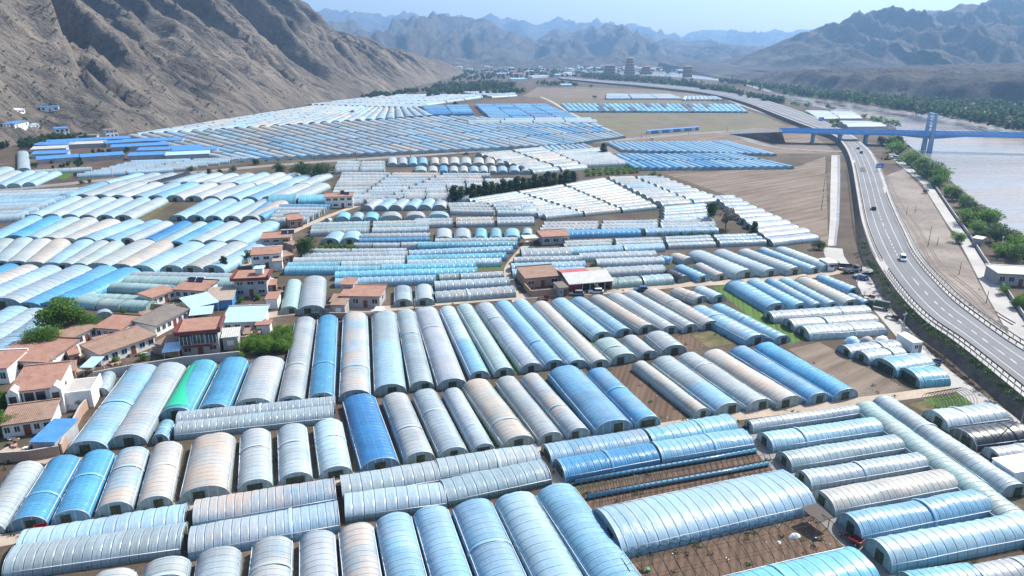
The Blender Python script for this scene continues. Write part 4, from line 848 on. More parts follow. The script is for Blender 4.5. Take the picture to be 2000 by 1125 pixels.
def house(label, pa, pb, depth, h, roof='tile', wall='wallw', storeys=1, win=3, tilt=.7, over=.45, trim='trimdark', wings=(), door='wood', side=1, group='village houses', cat='house', z=0, name='house', A=None, B=None, base=-.3):
    A = A or at(*pa); B = B or at(*pb); o, rz, L = frame_at(A, B); o.z = z or o.z
    root = thing(name, label, cat, (o.x, o.y, z), rz, group)
    # walls: front, back, two sides following the roof's fall
    hb = h + tilt; MB().hexa([(0, 0, base), (L, 0, base), (L, depth, base), (0, depth, base)], [(0, 0, h), (L, 0, h), (L, depth, hb), (0, depth, hb)]).build('wall', M[wall], root)
    s = tilt / depth
    roof_part('roof', root, -over, L + over, -over - .15, depth + over * .3, h - (over + .15) * s + .01, hb + over * .3 * s + .01, M[roof])
    if trim: MB().box(-over - .03, L + over + .03, depth + over * .3 - .1, depth + over * .3 + .25, hb - .1, hb + .42).build('ridge', M[trim], root)
    hs = h / storeys
    for k in range(storeys):
        for i in range(win):
            x = (i + .5) * L / win; mid = door and k == 0 and i == win // 2
            if mid:
                d = MB().box(x - .55, x + .55, -.05, .01, 0.0, 2.05).build('door', M[door], root)
                MB().box(x + .35, x + .42, -.1, -.05, 1.0, 1.15).build('handle', M['rim'], d)
            else: window(root, x, k * hs + hs * .32, min(2.0, L / win * .62), hs * .46)
        if side: window(root, depth * .5, k * hs + hs * .35, 1.1, hs * .4, side=1, L=L)
    for (x0, x1, y0, y1, wh, rf) in wings:
        wp = MB().hexa([(x0, y0, -.3), (x1, y0, -.3), (x1, y1, -.3), (x0, y1, -.3)], [(x0, y0, wh), (x1, y0, wh), (x1, y1, wh + .02), (x0, y1, wh + .02)]).build('wing', M[wall], root)
        roof_part('wing_roof', wp, x0 - .3, x1 + .3, y0 - .35, y1 + .2, wh + .03, wh + .33, M[rf])
        f = MB().box((x0 + x1) / 2 - .7, (x0 + x1) / 2 + .7, y0 - .06, y0 + .01, wh * .35, wh * .75).build('window', M['white'], wp)
    return root, L
def flat_trim(root, L, depth, h, m='trimred', out=.55, th=.55):
    b = MB(); b.box(-out, L + out, -out - .3, -out, h - .25, h + th); b.box(L + out, L + out + .28, -out - .3, depth + .3, h - .25, h + th + .5); b.box(-out - .28, -out, -out - .3, depth + .3, h - .25, h + th + .3)
    b.build('cornice', M[m], root)
def solar(root, x, y, z):
    p = MB().hexa([(x, y, z + .1), (x + 2, y, z + .1), (x + 2, y + 1.3, z + 1.1), (x, y + 1.3, z + 1.1)], [(x, y, z + .16), (x + 2, y, z + .16), (x + 2, y + 1.3, z + 1.16), (x, y + 1.3, z + 1.16)]).build('solar_heater', M['panel'], root)
    MB().tube([(x - .1, y + 1.4, z + 1.25), (x + 2.1, y + 1.4, z + 1.25)], .22, 8).build('water_tank', M['white'], p)
# two-storey house with the red cornice
r_, L = house('two storey brick tiled house with dark red cornice and big glazed bays', (356, 696), (430, 689), 8, 5.4, 'tile', 'wallg', 2, 3, .25, .3, None, wings=[(8.6, 11.8, 1.2, 6, 3, 'steelgrey')]); flat_trim(r_, L, 8, 5.5)
for k in range(3):
    x0 = L * (k + .06) / 3; g_ = MB().box(x0, x0 + L * .29, -.95 if k != 1 else -.4, 0.0, 2.95, 4.9).build('glazed_bay', M['glass'], r_)
    b = MB()
    for j in range(4): b.box(x0 + j * L * .29 / 3 - .04, x0 + j * L * .29 / 3 + .04, (-.98 if k != 1 else -.43), (-.94 if k != 1 else -.39), 2.9, 4.95)
    b.build('mullion', M['white'], g_)
MB().box(L * .1, L * .9, -1.6, -.9, 2.45, 2.7).build('porch_roof', M['trimred'], r_)
r_, L = house('two storey dark house with red cornice and blue roofed stair head', (461, 580), (523, 577), 7.5, 4.9, 'tile', 'wallg', 2, 3, .25, .3, None); flat_trim(r_, L, 7.5, 5)
MB().box(L * .62, L * .85, 3, 5.2, 5.3, 6.9).build('stair_head', M['wallw'], r_); MB().box(L * .57, L * .9, 2.6, 5.6, 6.92, 7.1).build('stair_roof', M['steelpale'], r_)
r_, L = house('white two storey house with plain terracotta roof and blank side wall', (493, 527), (552, 523), 6.5, 4.6, 'tile', 'wallw', 2, 3, .5, .15, 'wallw', wings=[(6.6, 9.2, -3, -.02, 3.0, 'steelbrown')], side=0)
r_, L = house('two storey grey house with terracotta roof and solar heaters', (513, 489), (569, 486), 6.5, 4.0, 'tile', 'wallg', 2, 3, .4, .3, 'tile'); solar(r_, L * .66, 3.2, 4.4); solar(r_, L * .66 + 2.3, 3.2, 4.4)
house('small terracotta roofed house beside the shrubs', (566, 446), (592, 443), 6, 3.2, 'tile', 'brick', 1, 2)
r_, L = house('pink two storey house with tanks on its terracotta roof', (636, 407), (690, 405), 7, 4.8, 'tile', 'wallw', 2, 4, .2, .3, 'tile'); solar(r_, L * .7, 2, 5); MB().box(L * .55, L * .7, 4, 5.5, 4.9, 6.6).build('water_tank', M['trimdark'], r_)
r_, L = house('white farmhouse with sky blue sheet roof', (438, 653), (512, 650), 8, 3.1, 'steelpale', 'wallw', 1, 4, .8, .5, 'wallg', wings=[(8.2, 11.3, -2.2, -.02, 2.8, 'tile')])
house('long white farmhouse with weathered grey tiled roof', (306, 658), (368, 625), 5.6, 2.8, 'tilegrey', 'wallw', 1, 6, .6, .4, 'tilegrey', side=0)
r_, L = house('white courtyard house with flat terracotta roof and solar panels', (343, 584), (400, 587), 7, 2.8, 'tile', 'wallw', 1, 4, .5, .45); solar(r_, 1, 4.8, 3.3); solar(r_, 3.4, 4.8, 3.3)
house('white side wing house with narrow terracotta roof at the courtyard', (299, 600), (343, 584), 5, 2.6, 'tile', 'wallw', 1, 4, .4, .35, None, side=0)
house('white farmhouse under the big village tree with brown roof', (142, 684), (190, 660), 6, 2.9, 'tiledull', 'wallw', 1, 4, .5, .4, 'tiledull', side=0)
house('grey windowed farmhouse block beside the weedy plot', (190, 662), (240, 666), 7, 2.9, 'tile', 'wallw', 1, 4, .5, .4)
house('long low farmhouse with patched brown tile roof', (199, 715), (305, 676), 6.5, 2.7, 'tiledull', 'wallw', 1, 6, .6, .4, 'tiledull', side=0)
house('broad white farmhouse with wide terracotta roof and dark ridge', (-8, 727), (97, 732), 10, 3.0, 'tile', 'wallw', 1, 5, .7, .5)
r_, L = house('large white two storey house with gables and open loggia', (30, 814), (122, 803), 9, 5.0, 'tile', 'wallw', 2, 4, 1.0, .2, 'tiledull', door=None)
for k in range(3):
    x0 = .4 + k * (L * .72) / 3; MB().box(x0, x0 + L * .72 / 3 - .35, -.12, .0, 2.75, 4.55).build('loggia_opening', M['glass'], r_); MB().box(x0, x0 + L * .72 / 3 - .35, -.12, 0, .1, 2.3).build('loggia_opening', M['glass'], r_)
for x in (-.3, L * .86):
    b = MB().box(x, x + 2.0, -1.0, 1.2, -.2, 5.0); b.add([(x, -1.0, 5.0), (x + 2.0, -1.0, 5.0), (x + 1.0, -1.0, 6.0), (x, 1.2, 5.0), (x + 2.0, 1.2, 5.0), (x + 1.0, 1.2, 6.0)], [(0, 1, 2), (3, 5, 4), (0, 2, 5, 3), (1, 4, 5, 2)])
    g_ = b.build('gable_bay', M['wallw'], r_); MB().box(x + .4, x + 1.6, -1.06, -1.0, 3.2, 4.5).build('window', M['glass'], g_)
MB().box(L + .3, L + 5.4, 0, 7.5, -.2, 3.1).build('annex', M['wallw'], r_); MB().box(L + .6, L + 5.1, .3, 7.2, 3.1, 3.14).build('terrace', M['concrete'], r_)
b = MB().box(L + .3, L + .55, 0, 7.5, 3.1, 3.7).box(L + 5.15, L + 5.4, 0, 7.5, 3.1, 3.7).box(L + .55, L + 5.15, 0, .25, 3.1, 3.7); b.build('parapet', M['wallw'], r_)
house('low farmhouse with terracotta roof and purple door curtain', (8, 856), (104, 842), 6, 2.6, 'tiledull', 'wallw', 1, 5, .5, .4, 'tiledull', side=0)
house('white gabled house behind the gable loggia house', (-40, 752), (20, 749), 8, 3.4, 'tile', 'wallw', 1, 3, .5, .2, 'wallw')
r_, L = house('brown walled courtyard house with cracked flat terracotta roof', (668, 600), (742, 601), 7.5, 3.2, 'tile', 'wallg', 1, 4, .3, .5, 'tile', wings=[(-.8, 2.6, -6.5, -2.5, 2.9, 'tiledull'), (-1.5, 1.8, 5.5, 10.5, 4.4, 'tile')])
MB().box(-.9, 10.5, -8.6, -8.3, -.2, 1.7).build('court_wall', M['brick'], r_); MB().box(10.6, 12.6, -8.6, -5.5, -.2, 2.3).build('shed', M['wallw'], r_); MB().box(10.4, 12.8, -8.8, -5.3, 2.3, 2.42).build('shed_roof', M['steelgrey'], r_)
r_, L = house('grey farmhouse with bright terracotta roof beside the crossing lane', (1059, 479), (1112, 476), 7.5, 2.9, 'tile', 'wallg', 1, 3, .3, .3, 'tile', door=None); MB().box(-6.3, -.3, 1, 6, 2.3, 2.42).build('porch_roof', M['steelgrey'], r_)
b = MB()
for x in (-6.1, -3.2, -.5): b.box(x, x + .14, 1.1, 1.24, 0, 2.3)
b.build('porch_post', M['rim'], r_)
r_, L = house('brown farmhouse with broad flat red brown roof by the barn', (1026, 563), (1094, 557), 9, 2.9, 'tiledull', 'brick', 1, 3, .5, .3, 'trimdark')
MB().box(-.4, L * .9, -7.6, -7.3, -.2, 1.8).build('court_wall', M['brick'], r_); MB().box(-.6, -.3, -7.3, 0, -.2, 1.8).build('court_wall', M['brick'], r_)
# the open barn
A, B = at(1112, 573), at(1195, 566); o, rz, L = frame_at(A, B); r_ = thing('barn', 'open fronted barn with red patterned roof and long pale sheet roof', 'barn', o, rz, None)
roof_part('roof', r_, -.4, L + .4, -.8, 6.2, 2.7, 3.9, M['steelgrey']); roof_part('red_roof', r_, -.2, L * .64, 6.22, 11.5, 3.9, 3.2, M['tilered']); roof_part('plank_roof', r_, L * .64 + .02, L + .3, 6.22, 11.5, 3.9, 3.2, M['steelbrown'])
MB().box(0, L, 11.0, 11.3, -.2, 3.1).build('back_wall', M['brick'], r_); MB().box(-.25, 0, .2, 11, -.2, 2.7).build('side_wall', M['brick'], r_); MB().box(L, L + .25, .2, 11, -.2, 2.7).build('side_wall', M['brick'], r_); MB().box(.1, 3.4, 0, .15, 0, 2.6).build('red_panel', M['carred'], r_)
for i in range(5): MB().box(3.6 + i * (L - 3.8) / 4, 3.75 + i * (L - 3.8) / 4, -.5, -.35, 0, 2.75).build('post', M['rim'], r_)
# small roofed sheds
def shed(label, px0, px1, depth, h, roof, tilt=.4, wall=None, posts=True, name='shed', z=0, group='sheds', A=None, B=None):
    A = A or at(*px0); B = B or at(*px1); o, rz, L = frame_at(A, B); r_ = thing(name, label, 'shed', (o.x, o.y, z), rz, group)
    roof_part('roof', r_, -.3, L + .3, -.3, depth + .3, h, h + tilt, M[roof], .1)
    if wall: MB().hexa([(0, 0, -.4), (L, 0, -.4), (L, depth, -.4), (0, depth, -.4)], [(0, 0, h + .02), (L, 0, h + .02), (L, depth, h + tilt - .03), (0, depth, h + tilt - .03)]).build('wall', M[wall], r_)
    elif posts:
        for x in (0.05, L - .05):
            for y in (.05, depth - .05): MB().box(x - .06, x + .06, y - .06, y + .06, 0, h + tilt * y / depth).build('post', M['rim'], r_)
    return r_
shed('shed with vivid blue tarpaulin roof inside the brick wall', (68, 888), (112, 888), 6.5, 2.5, 'steelblue', .5, 'wallg')
shed('small pale blue lean-to against the long wall', (164, 736), (184, 736), 4, 2.2, 'steelpale'); shed('small sky blue canopy below the red cornice house', (322, 706), (352, 703), 4, 2.2, 'steelpale')
shed('large pale blue canopy between the farmhouses', (376, 622), (428, 610), 8, 2.8, 'steelpale', .5); shed('small pale blue and white canopy behind the red cornice house', (374, 634), (415, 630), 4.5, 2.4, 'steelpale')
shed('grey topped blue shed beside the white courtyard house', (402, 606), (455, 602), 10, 2.4, 'steelbrown', .4, 'steelblue'); shed('low white shed beside the village lane', (521, 604), (543, 603), 5, 2.8, 'tile', .2, 'wallw')
shed('dark net canopy on poles at the end of the ploughed plot', (1594, 1040), (1618, 1032), 2.6, 1.9, 'trimdark', .3)
def container(label, pa, pb, depth, h=2.7, red=False):
    A, B = at(*pa), at(*pb); o, rz, L = frame_at(A, B); r_ = thing('site_cabin', label, 'cabin', o, rz, 'white cabins')
    MB().box(0, L, 0, depth, .12, h).build('body', M['white'], r_); roof_part('roof', r_, -.12, L + .12, -.12, depth + .12, h + .01, h + .06, M['white'], .08); window(r_, L * .45, 1.1, .9, 1.0); MB().box(L * .72, L * .72 + .8, -.04, 0, .15, 2.1).build('door', M['cargrey'], r_)
    if red: MB().box(L * .1, L * .9, -.07, -.045, 1.5, 2.1).build('banner', M['carred'], r_)
container('white cabin with one window beside the highway path', (1779, 691), (1797, 690), 5.5); container('white cabin with red banner at the lane junction', (1616, 530), (1634, 529), 5, 2.6, True); container('white cabin among dark tunnels under the embankment', (1976, 947), (2040, 936), 4, 2.2)
def wall(label, pts, h, m, th=.3, z=0, name='boundary_wall', cat='wall', zs=None):
    p = [at(*q, z) for q in pts]; o = p[0]; a, b = offset(p, th / 2), offset(p, -th / 2); r_ = props(link(name, None, None, (o.x, o.y, z)), label, cat); mb = MB(); cb = MB()
    for i in range(len(p) - 1):
        q = [a[i] - o, b[i] - o, b[i + 1] - o, a[i + 1] - o]; lift = Vector((0, 0, h)); mb.hexa([v - Vector((0, 0, .3)) for v in q], [v + lift for v in q])
        cc = [v + Vector((0, 0, h)) for v in q]; cb.hexa([v + Vector((0, 0, .005)) for v in cc], [v + Vector((0, 0, .08)) for v in cc])
    mb.build('wall_body', M[m], r_); cb.build('coping', M['concrete'], r_)
wall('grey plastered wall behind the upper greenhouse row', [(186, 744), (260, 730), (360, 714), (470, 703)], 2.0, 'wallg'); wall('old brick wall running down beside the leftmost long greenhouse', [(196, 770), (160, 812), (122, 888)], 2.0, 'brick'); wall('low brown brick wall in front of the blue tarpaulin shed', [(2, 903), (60, 899), (118, 889)], 1.8, 'brick')
wall('brick yard wall at the two storey village house', [(300, 690), (352, 700)], 1.5, 'brick'); wall('pale wall at the white house yard entry', [(440, 668), (480, 668), (515, 655)], 1.4, 'brick'); wall('yard wall beside the white courtyard house', [(300, 604), (340, 606), (372, 612), (402, 590)], 1.5, 'brick')
wall('long concrete parapet between the side road and the river trees', [(x + 3, y) for x, y in FRR], 1.1, 'pierc')
for lab, a, b, dp, h, rf, wl in [('small brick outbuilding with patched roof beside the long low farmhouse', (306, 690), (334, 694), 5, 2.3, 'tiledull', 'brick'), ('brick storehouse behind the red cornice house', (282, 640), (302, 636), 4, 2.4, 'tiledull', 'brick'), ('low brick shed in the yard under the big tree', (196, 690), (222, 683), 4, 2.1, 'tiledull', 'brick'), ('brick gatehouse with small tiled roof at the village lane', (140, 716), (158, 712), 4, 2.6, 'tile', 'brick'), ('narrow brick kitchen beside the broad white farmhouse', (104, 752), (150, 744), 4.5, 2.3, 'tiledull', 'brick'), ('tiny brick store next to the two storey dark house', (527, 572), (540, 571), 4, 2.2, 'tile', 'brick'), ('brick lean-to behind the white two storey house', (556, 516), (574, 512), 5, 2.4, 'tiledull', 'brick'), ('low brick pen at the white farmhouse yard corner', (478, 664), (508, 662), 2.5, 1.5, 'tiledull', 'brick'), ('brown brick annex at the grey solar heated house', (572, 492), (586, 488), 5, 2.3, 'tiledull', 'brick'), ('brick side house west of the courtyard with cracked roof', (646, 606), (658, 606), 5, 2.3, 'tiledull', 'brick'), ('grey store room beside the brown courtyard farmhouse', (1092, 580), (1108, 578), 4, 2.5, 'tilegrey', 'wallg')]: house(lab, a, b, dp, h, rf, wl, 1, 2, .35, .25, None, side=0, group='village outbuildings', name='outbuilding', cat='outbuilding')
def heaps(n_, box, seed, group):
    g = random.Random(seed); names = [('brick_pile', 'brick', 'pile of old bricks lying in a village yard', 'brick pile'), ('firewood_stack', 'bark', 'stack of dark firewood lying in a village yard', 'firewood'), ('sack_heap', 'wallw', 'heap of pale sacks lying in a village yard', 'sacks')]
    for k in range(n_):
        nm, m, lab, cat = names[k % 3]; p = at(g.uniform(box[0], box[2]), g.uniform(box[1], box[3])); s = g.uniform(.5, 1.1); b = MB()
        for q in range(5): x, y, z = g.uniform(-s, s), g.uniform(-s, s) * .6, g.uniform(0, .3); b.box(x - s * .4, x + s * .4, y - s * .3, y + s * .3, -.05, .3 + z * s)
        props(b.build(nm, M[m], None, loc=(p.x, p.y, 0), rz=g.uniform(0, 3)), lab, cat, cat + ' heaps in village yards')
heaps(9, (200, 690, 330, 715), 1, 'yard'); heaps(6, (440, 655, 520, 672), 2, 'white farmhouse yard'); heaps(6, (530, 540, 552, 575), 3, 'side lane'); heaps(6, (20, 858, 60, 880), 4, 'lower yard')
# ---------------------------------------------------------------- left village and long blue sheds
for lab, x0, y0, x1, y1, dp, h, rf, wl, st in [('white two storey village house with blue roof at the hill foot', 111, 270, 138, 268, 8, 7, 'steelblue', 'wallw', 2), ('white terraced village house near the hill spur', 208, 269, 232, 267, 7, 5.5, 'tilegrey', 'wallw', 2), ('long white and blue village house at the bend', 18, 278, 56, 275, 7, 3.4, 'steelblue', 'wallw', 1), ('white village house at the far left', -20, 262, 28, 261, 7, 3.4, 'steelblue', 'wallw', 1), ('olive shed under the hill', 154, 274, 190, 273, 6, 3.2, 'tilegrey', 'wallg', 1), ('grey roofed house at the village edge', -20, 284, 28, 281, 6, 3, 'tilegrey', 'brick', 1)]:
    house(lab, (x0, y0), (x1, y1), dp, h, rf, wl, st, 3, .4, .3, None, side=0, group='hill foot village houses')
for lab, x0, y0, x1, y1, dp, h, rf in [('blue roofed house on the slope above the village', 30, 252, 58, 251, 8, 3.5, 'steelblue'), ('paler blue roofed house on the slope', 54, 253, 78, 252, 7, 3.2, 'steelpale'), ('high blue roofed shed on the hillside terrace', 80, 220, 116, 218, 10, 3.5, 'steelblue'), ('low white house on the hillside terrace', 26, 224, 50, 223, 7, 3.2, 'wallw'), ('small blue house on the slope edge', 8, 252, 26, 251, 7, 3, 'steelblue')]:
    a, b = on_hill(x0, y0), on_hill(x1, y1); z = min(a.z, b.z) - .5
    house(lab, None, None, dp, h, rf, 'wallw', 1, 3, .5, .3, None, side=0, group='hillside houses', z=z, A=a, B=b, base=-4)
for i, (x0, y0, x1, y1, k) in enumerate([(92, 286, 256, 277, 'steelblue'), (64, 291, 136, 290, 'steelblue'), (136, 290, 206, 287, 'steelgrey'), (208, 288, 310, 281, 'steelblue'), (236, 284, 356, 281, 'steelblue'), (61, 300, 130, 297, 'steelgrey'), (62, 310, 132, 307, 'steelblue'), (218, 296, 330, 290, 'steelblue'), (268, 302, 332, 300, 'steelblue'), (334, 299, 398, 295, 'steelblue'), (74, 321, 156, 315, 'steelblue'), (160, 316, 244, 310, 'steelblue'), (250, 313, 326, 310, 'steelblue'), (324, 312, 410, 308, 'steelpale'), (336, 303, 424, 300, 'steelblue')]):
    shed(f"long {'grey' if k == 'steelgrey' else 'blue'} roofed shed, {nth(i + 1)} from the back among the blue livestock sheds", (x0, y0), (x1, y1), 9.5, 2.6, k, .8, 'wallg', group='long blue roofed sheds', name='long_shed')
# ================================================================ trees
def leaf_cloud(cl, n, size, seed, flat=.6):
    "leaf faces through lobes: cl = [(x, y, z, rx, ry, rz)]"
    g = np.random.default_rng(seed); vol = np.array([c[3] * c[4] * c[5] for c in cl]) ** .8; idx = g.choice(len(cl), n, p=vol / vol.sum()); c = np.array(cl)[idx]
    d = g.standard_normal((n, 3)); d /= np.linalg.norm(d, axis=1)[:, None]; rad = g.uniform(.3, 1, n) ** .45
    lump = 1 + .22 * np.sin(d[:, 0] * 7 + idx) * np.sin(d[:, 2] * 6 + idx * 2) + .12 * g.standard_normal(n)
    p = c[:, :3] + d * c[:, 3:] * (rad * lump)[:, None]
    nn = d * .8 + g.standard_normal((n, 3)) * flat; nn /= np.linalg.norm(nn, axis=1)[:, None]
    a = np.cross(nn, g.standard_normal((n, 3))); a /= np.linalg.norm(a, axis=1)[:, None]; b = np.cross(nn, a); s = (size * g.uniform(.6, 1.35, n))[:, None]
    v = np.stack([p - a * s, p + b * s * .7, p + a * s, p - b * s * .7], 1).reshape(-1, 3); return v, np.arange(n * 4).reshape(n, 4)
def lobes(kind, seed):
    q = random.Random(seed); out = []
    if kind == 'poplar':
        for i in range(9): z = .12 + .8 * i / 8; r = .14 * (1 - abs(z - .45) ** 1.6) ; out.append((q.uniform(-.04, .04), q.uniform(-.04, .04), z, r * q.uniform(.85, 1.2), r * q.uniform(.85, 1.2), .11))
    elif kind == 'bush':
        for i in range(9): a = q.uniform(0, 6.3); rr = q.uniform(0, .38); out.append((math.cos(a) * rr, math.sin(a) * rr, q.uniform(.2, .62), q.uniform(.17, .3), q.uniform(.17, .3), q.uniform(.17, .3)))
    else:
        for i in range(15): a = q.uniform(0, 6.3); z = q.uniform(.36, .86); rr = q.uniform(.05, .34) * (1.15 - abs(z - .55)); out.append((math.cos(a) * rr, math.sin(a) * rr, z, q.uniform(.11, .19), q.uniform(.11, .19), q.uniform(.09, .15)))
    return out
def trunkm(kind, seed):
    q = random.Random(seed); b = MB(); top = .2 if kind == 'bush' else .55; b.tube([(0, 0, -.03), (q.uniform(-.01, .01), 0, top * .5), (q.uniform(-.03, .03), q.uniform(-.03, .03), top)], .026, 7, r1=.014)
    for i in range(5):
        a = q.uniform(0, 6.3); z = top * q.uniform(.5, 1); b.tube([(0, 0, z), (math.cos(a) * .12, math.sin(a) * .12, z + .12), (math.cos(a) * .22, math.sin(a) * .22, z + .22)], .012, 5, r1=.005)
    return mk('trunk', b.v, b.f, M['bark'], smooth=True)
CROWN = {}
def crown(kind, k, m, dense):
    key = (kind, k, m, dense)
    if key not in CROWN:
        n = {'hi': 6500, 'mid': 1500, 'lo': 420}[dense]; sz = {'hi': .021, 'mid': .034, 'lo': .06}[dense]
        v, f = leaf_cloud(lobes(kind, k * 7 + 1), n if kind != 'bare' else n // 3, sz, k + 5); CROWN[key] = (fast_mesh('crown', v, f, M[m], smooth=False), trunkm(kind, k))
    return CROWN[key]
def tree(label, px, py, ptop, kind='round', m='leaf', group=None, z=0, wide=1.0, p=None, h=None, name='tree', cat='tree'):
    p = p or at(px, py, z); D = math.hypot(p.x, p.y); h = h or max(1.2, el(px, ptop, p.y) - z); q = random.Random(int(px * 13 + py))
    cm, tm = crown(kind, q.randrange(4), m, 'hi' if D < 230 else ('mid' if D < 480 else 'lo'))
    r_ = thing(name, label, cat, (p.x, p.y, z), q.uniform(0, 6.3), group); r_.scale = (h * wide * q.uniform(.9, 1.1), h * wide * q.uniform(.9, 1.1), h)
    link('crown', cm, r_); link('trunk', tm, r_)
tree('tall bright green tree with two rounded tops behind the farmhouse', 132, 664, 580, 'round', 'leaf', wide=1.22); tree('dark round tree leaning over the lower roofs beside blue tunnels', 92, 690, 614, 'bush', 'leaf', wide=.85); tree('bright round tree at the weedy plot corner', 172, 654, 603, 'bush', 'leaf', wide=.95)
tree('big dark dense tree beside the solar heated grey house', 602, 502, 447, 'bush', 'leafd', wide=.8); tree('small dark tree left of the white two storey house', 488, 512, 484, 'round', 'leafd'); tree('thin young tree before the pale oblique tunnels', 439, 528, 498, 'round', 'leafd', wide=.6)
G = 'orchard trees below the white farmhouse'
for x, y, t in [(482, 686, 655), (505, 690, 658), (530, 688, 652), (552, 684, 648), (492, 668, 648), (540, 664, 640), (560, 662, 634), (548, 650, 630), (515, 672, 650), (470, 700, 680)]: tree('bright green orchard tree in the plot below the white farmhouse', x, y, t, 'bush', 'leafb', G, wide=1.15)
G = 'village garden shrubs'
for x, y, t in [(226, 708, 692), (283, 702, 686), (150, 795, 768), (470, 590, 576), (505, 585, 570), (480, 645, 628), (20, 848, 828), (100, 626, 610), (310, 622, 606), (345, 618, 606), (490, 608, 594), (8, 800, 760), (5, 845, 790), (240, 612, 600), (530, 595, 575)]: tree('small garden shrub in a village yard', x, y, t, 'bush', 'leaf', G, name='shrub', cat='shrub')
G = 'poplars in the windbreak row'
for i in range(20): f = i / 19; x = 888 + 230 * f; y = 396 - 34 * f; tree('dark poplar in the windbreak row across the white tunnels', x, y, y - 34 + (i * 7 % 5) * 2, 'poplar', 'leafd', G, wide=1.9)
G = 'dark trees beside the valley road'
for x, y, t in [(548, 343, 313), (583, 345, 311), (602, 348, 309), (621, 348, 310), (638, 346, 313)]: tree('dark round tree clump beside the valley road', x, y, t, 'bush', 'leafd', G, wide=.9)
tree('round green tree beside a bare grey tree above the blue span', 1392, 434, 391, 'round', 'leafd', wide=.95); tree('bare grey twiggy tree beside the round green tree', 1417, 447, 399, 'round', 'leafg', wide=.9); tree('bushy dark tree behind the barn', 1162, 532, 512, 'bush', 'leafd', wide=1.3); tree('dark tree at the canal end of the white rows', 1599, 488, 464, 'bush', 'leafd', wide=1.2); tree('narrow dark tree amid the white rows', 1472, 462, 432, 'poplar', 'leafd', wide=1.6); tree('round shrub casting shade on the sandy strip', 1868, 474, 445, 'bush', 'leaf', wide=1.05); tree('poplar beside the valley road at the blue strips', 1178, 303, 279, 'poplar', 'leafd', wide=1.8)
tree('little grey bush on the sandy strip', 1808, 378, 366, 'bush', 'leafg')
G = 'trees along the near river bank'
for x, y, t in [(1722, 284, 266), (1738, 286, 262), (1756, 284, 262), (1742, 298, 275), (1757, 303, 276), (1772, 322, 292), (1786, 327, 296), (1799, 337, 303), (1812, 346, 308), (1824, 352, 316), (1838, 361, 320), (1829, 366, 340), (1858, 384, 358), (1869, 392, 366), (1880, 404, 374), (1893, 416, 384), (1888, 438, 402), (1908, 432, 398), (1928, 440, 400), (1940, 436, 408), (1913, 460, 424), (1944, 474, 436), (1968, 480, 440), (1990, 496, 452), (1975, 506, 470), (1955, 500, 470), (2010, 520, 470), (1935, 458, 432), (1960, 575, 555), (1990, 600, 570)]: tree('green tree in the line along the near river bank', x, y, t - 4, 'bush', 'leaf' if (int(x) % 3) else 'leafd', G, wide=1.15)
G = 'shrubs along the old valley road'
for x, y, t in [(408, 338, 326), (372, 336, 322), (390, 344, 332), (498, 322, 305), (456, 336, 322), (430, 340, 328), (160, 360, 350), (175, 358, 348), (148, 344, 334), (165, 345, 336), (688, 222, 213), (1100, 278, 270), (1275, 350, 332), (1290, 352, 334), (1225, 330, 318)]: tree('dark shrub beside the old valley road', x, y, t, 'bush', 'leafd', G, name='shrub', cat='shrub')
G = 'shrubs on the leafy strip below the poplars'
for i in range(27): x = 1148 + (i % 9) * 12; y = 336 - (i % 9) * .8 + (i // 9) * 4; tree('low green shrub in the leafy strip between white tunnels', x, y, y - 9, 'bush', 'leaf', G, name='shrub', cat='shrub', wide=1.6)
for i in range(12): x = 1315 + i * 6; y = 386 + i * 1.6; tree('low green shrub in the leafy strip between white tunnels', x, y, y - 8, 'bush', 'leaf', G, name='shrub', cat='shrub', wide=1.6)
G = 'weeds behind the blue span'
for i in range(14): x = 1120 + i * 21; y = 462 - i * .2; tree('leafy bush along the ditch below the blue span', x, y, y - 9, 'bush', 'leaf', G, name='shrub', cat='shrub', wide=1.3)
G = 'shrubs in the kitchen garden'
for i in range(8): x = 628 + i * 9; y = 490 - (i % 3) * 2; tree('leafy vegetable bush in the garden beside the dark tree', x, y, y - 14, 'bush', 'leaf', G, name='shrub', cat='shrub')
for i in range(7): x = 530 + i * 7; y = 440 - i * 2; tree('leafy vegetable bush in the garden by the terracotta house', x, y, y - 14, 'bush', 'leaf', 'shrubs by the terracotta house', name='shrub', cat='shrub')
G = 'trees beyond the highway'
for x, y, t in [(1577, 212, 198), (1617, 214, 202), (1625, 216, 206), (1632, 255, 240), (1704, 238, 226), (1716, 244, 224), (1735, 246, 230), (1748, 252, 234), (1688, 232, 222), (1622, 244, 232), (1634, 243, 230), (1552, 206, 198), (1546, 206, 199), (1558, 208, 200)]: tree('round tree on the strip between highway and river', x, y, t, 'round', 'leaf', G, wide=1.5)
G = 'lone trees in the dry fields'
for x, y, t in [(1162, 193, 185), (1123, 172, 161), (1074, 170, 161), (1154, 172, 165), (890, 207, 197), (945, 193, 184), (820, 212, 206), (1010, 182, 172)]: tree('lone round tree standing in the dry far fields', x, y, t, 'round', 'leafd', G, wide=1.6)
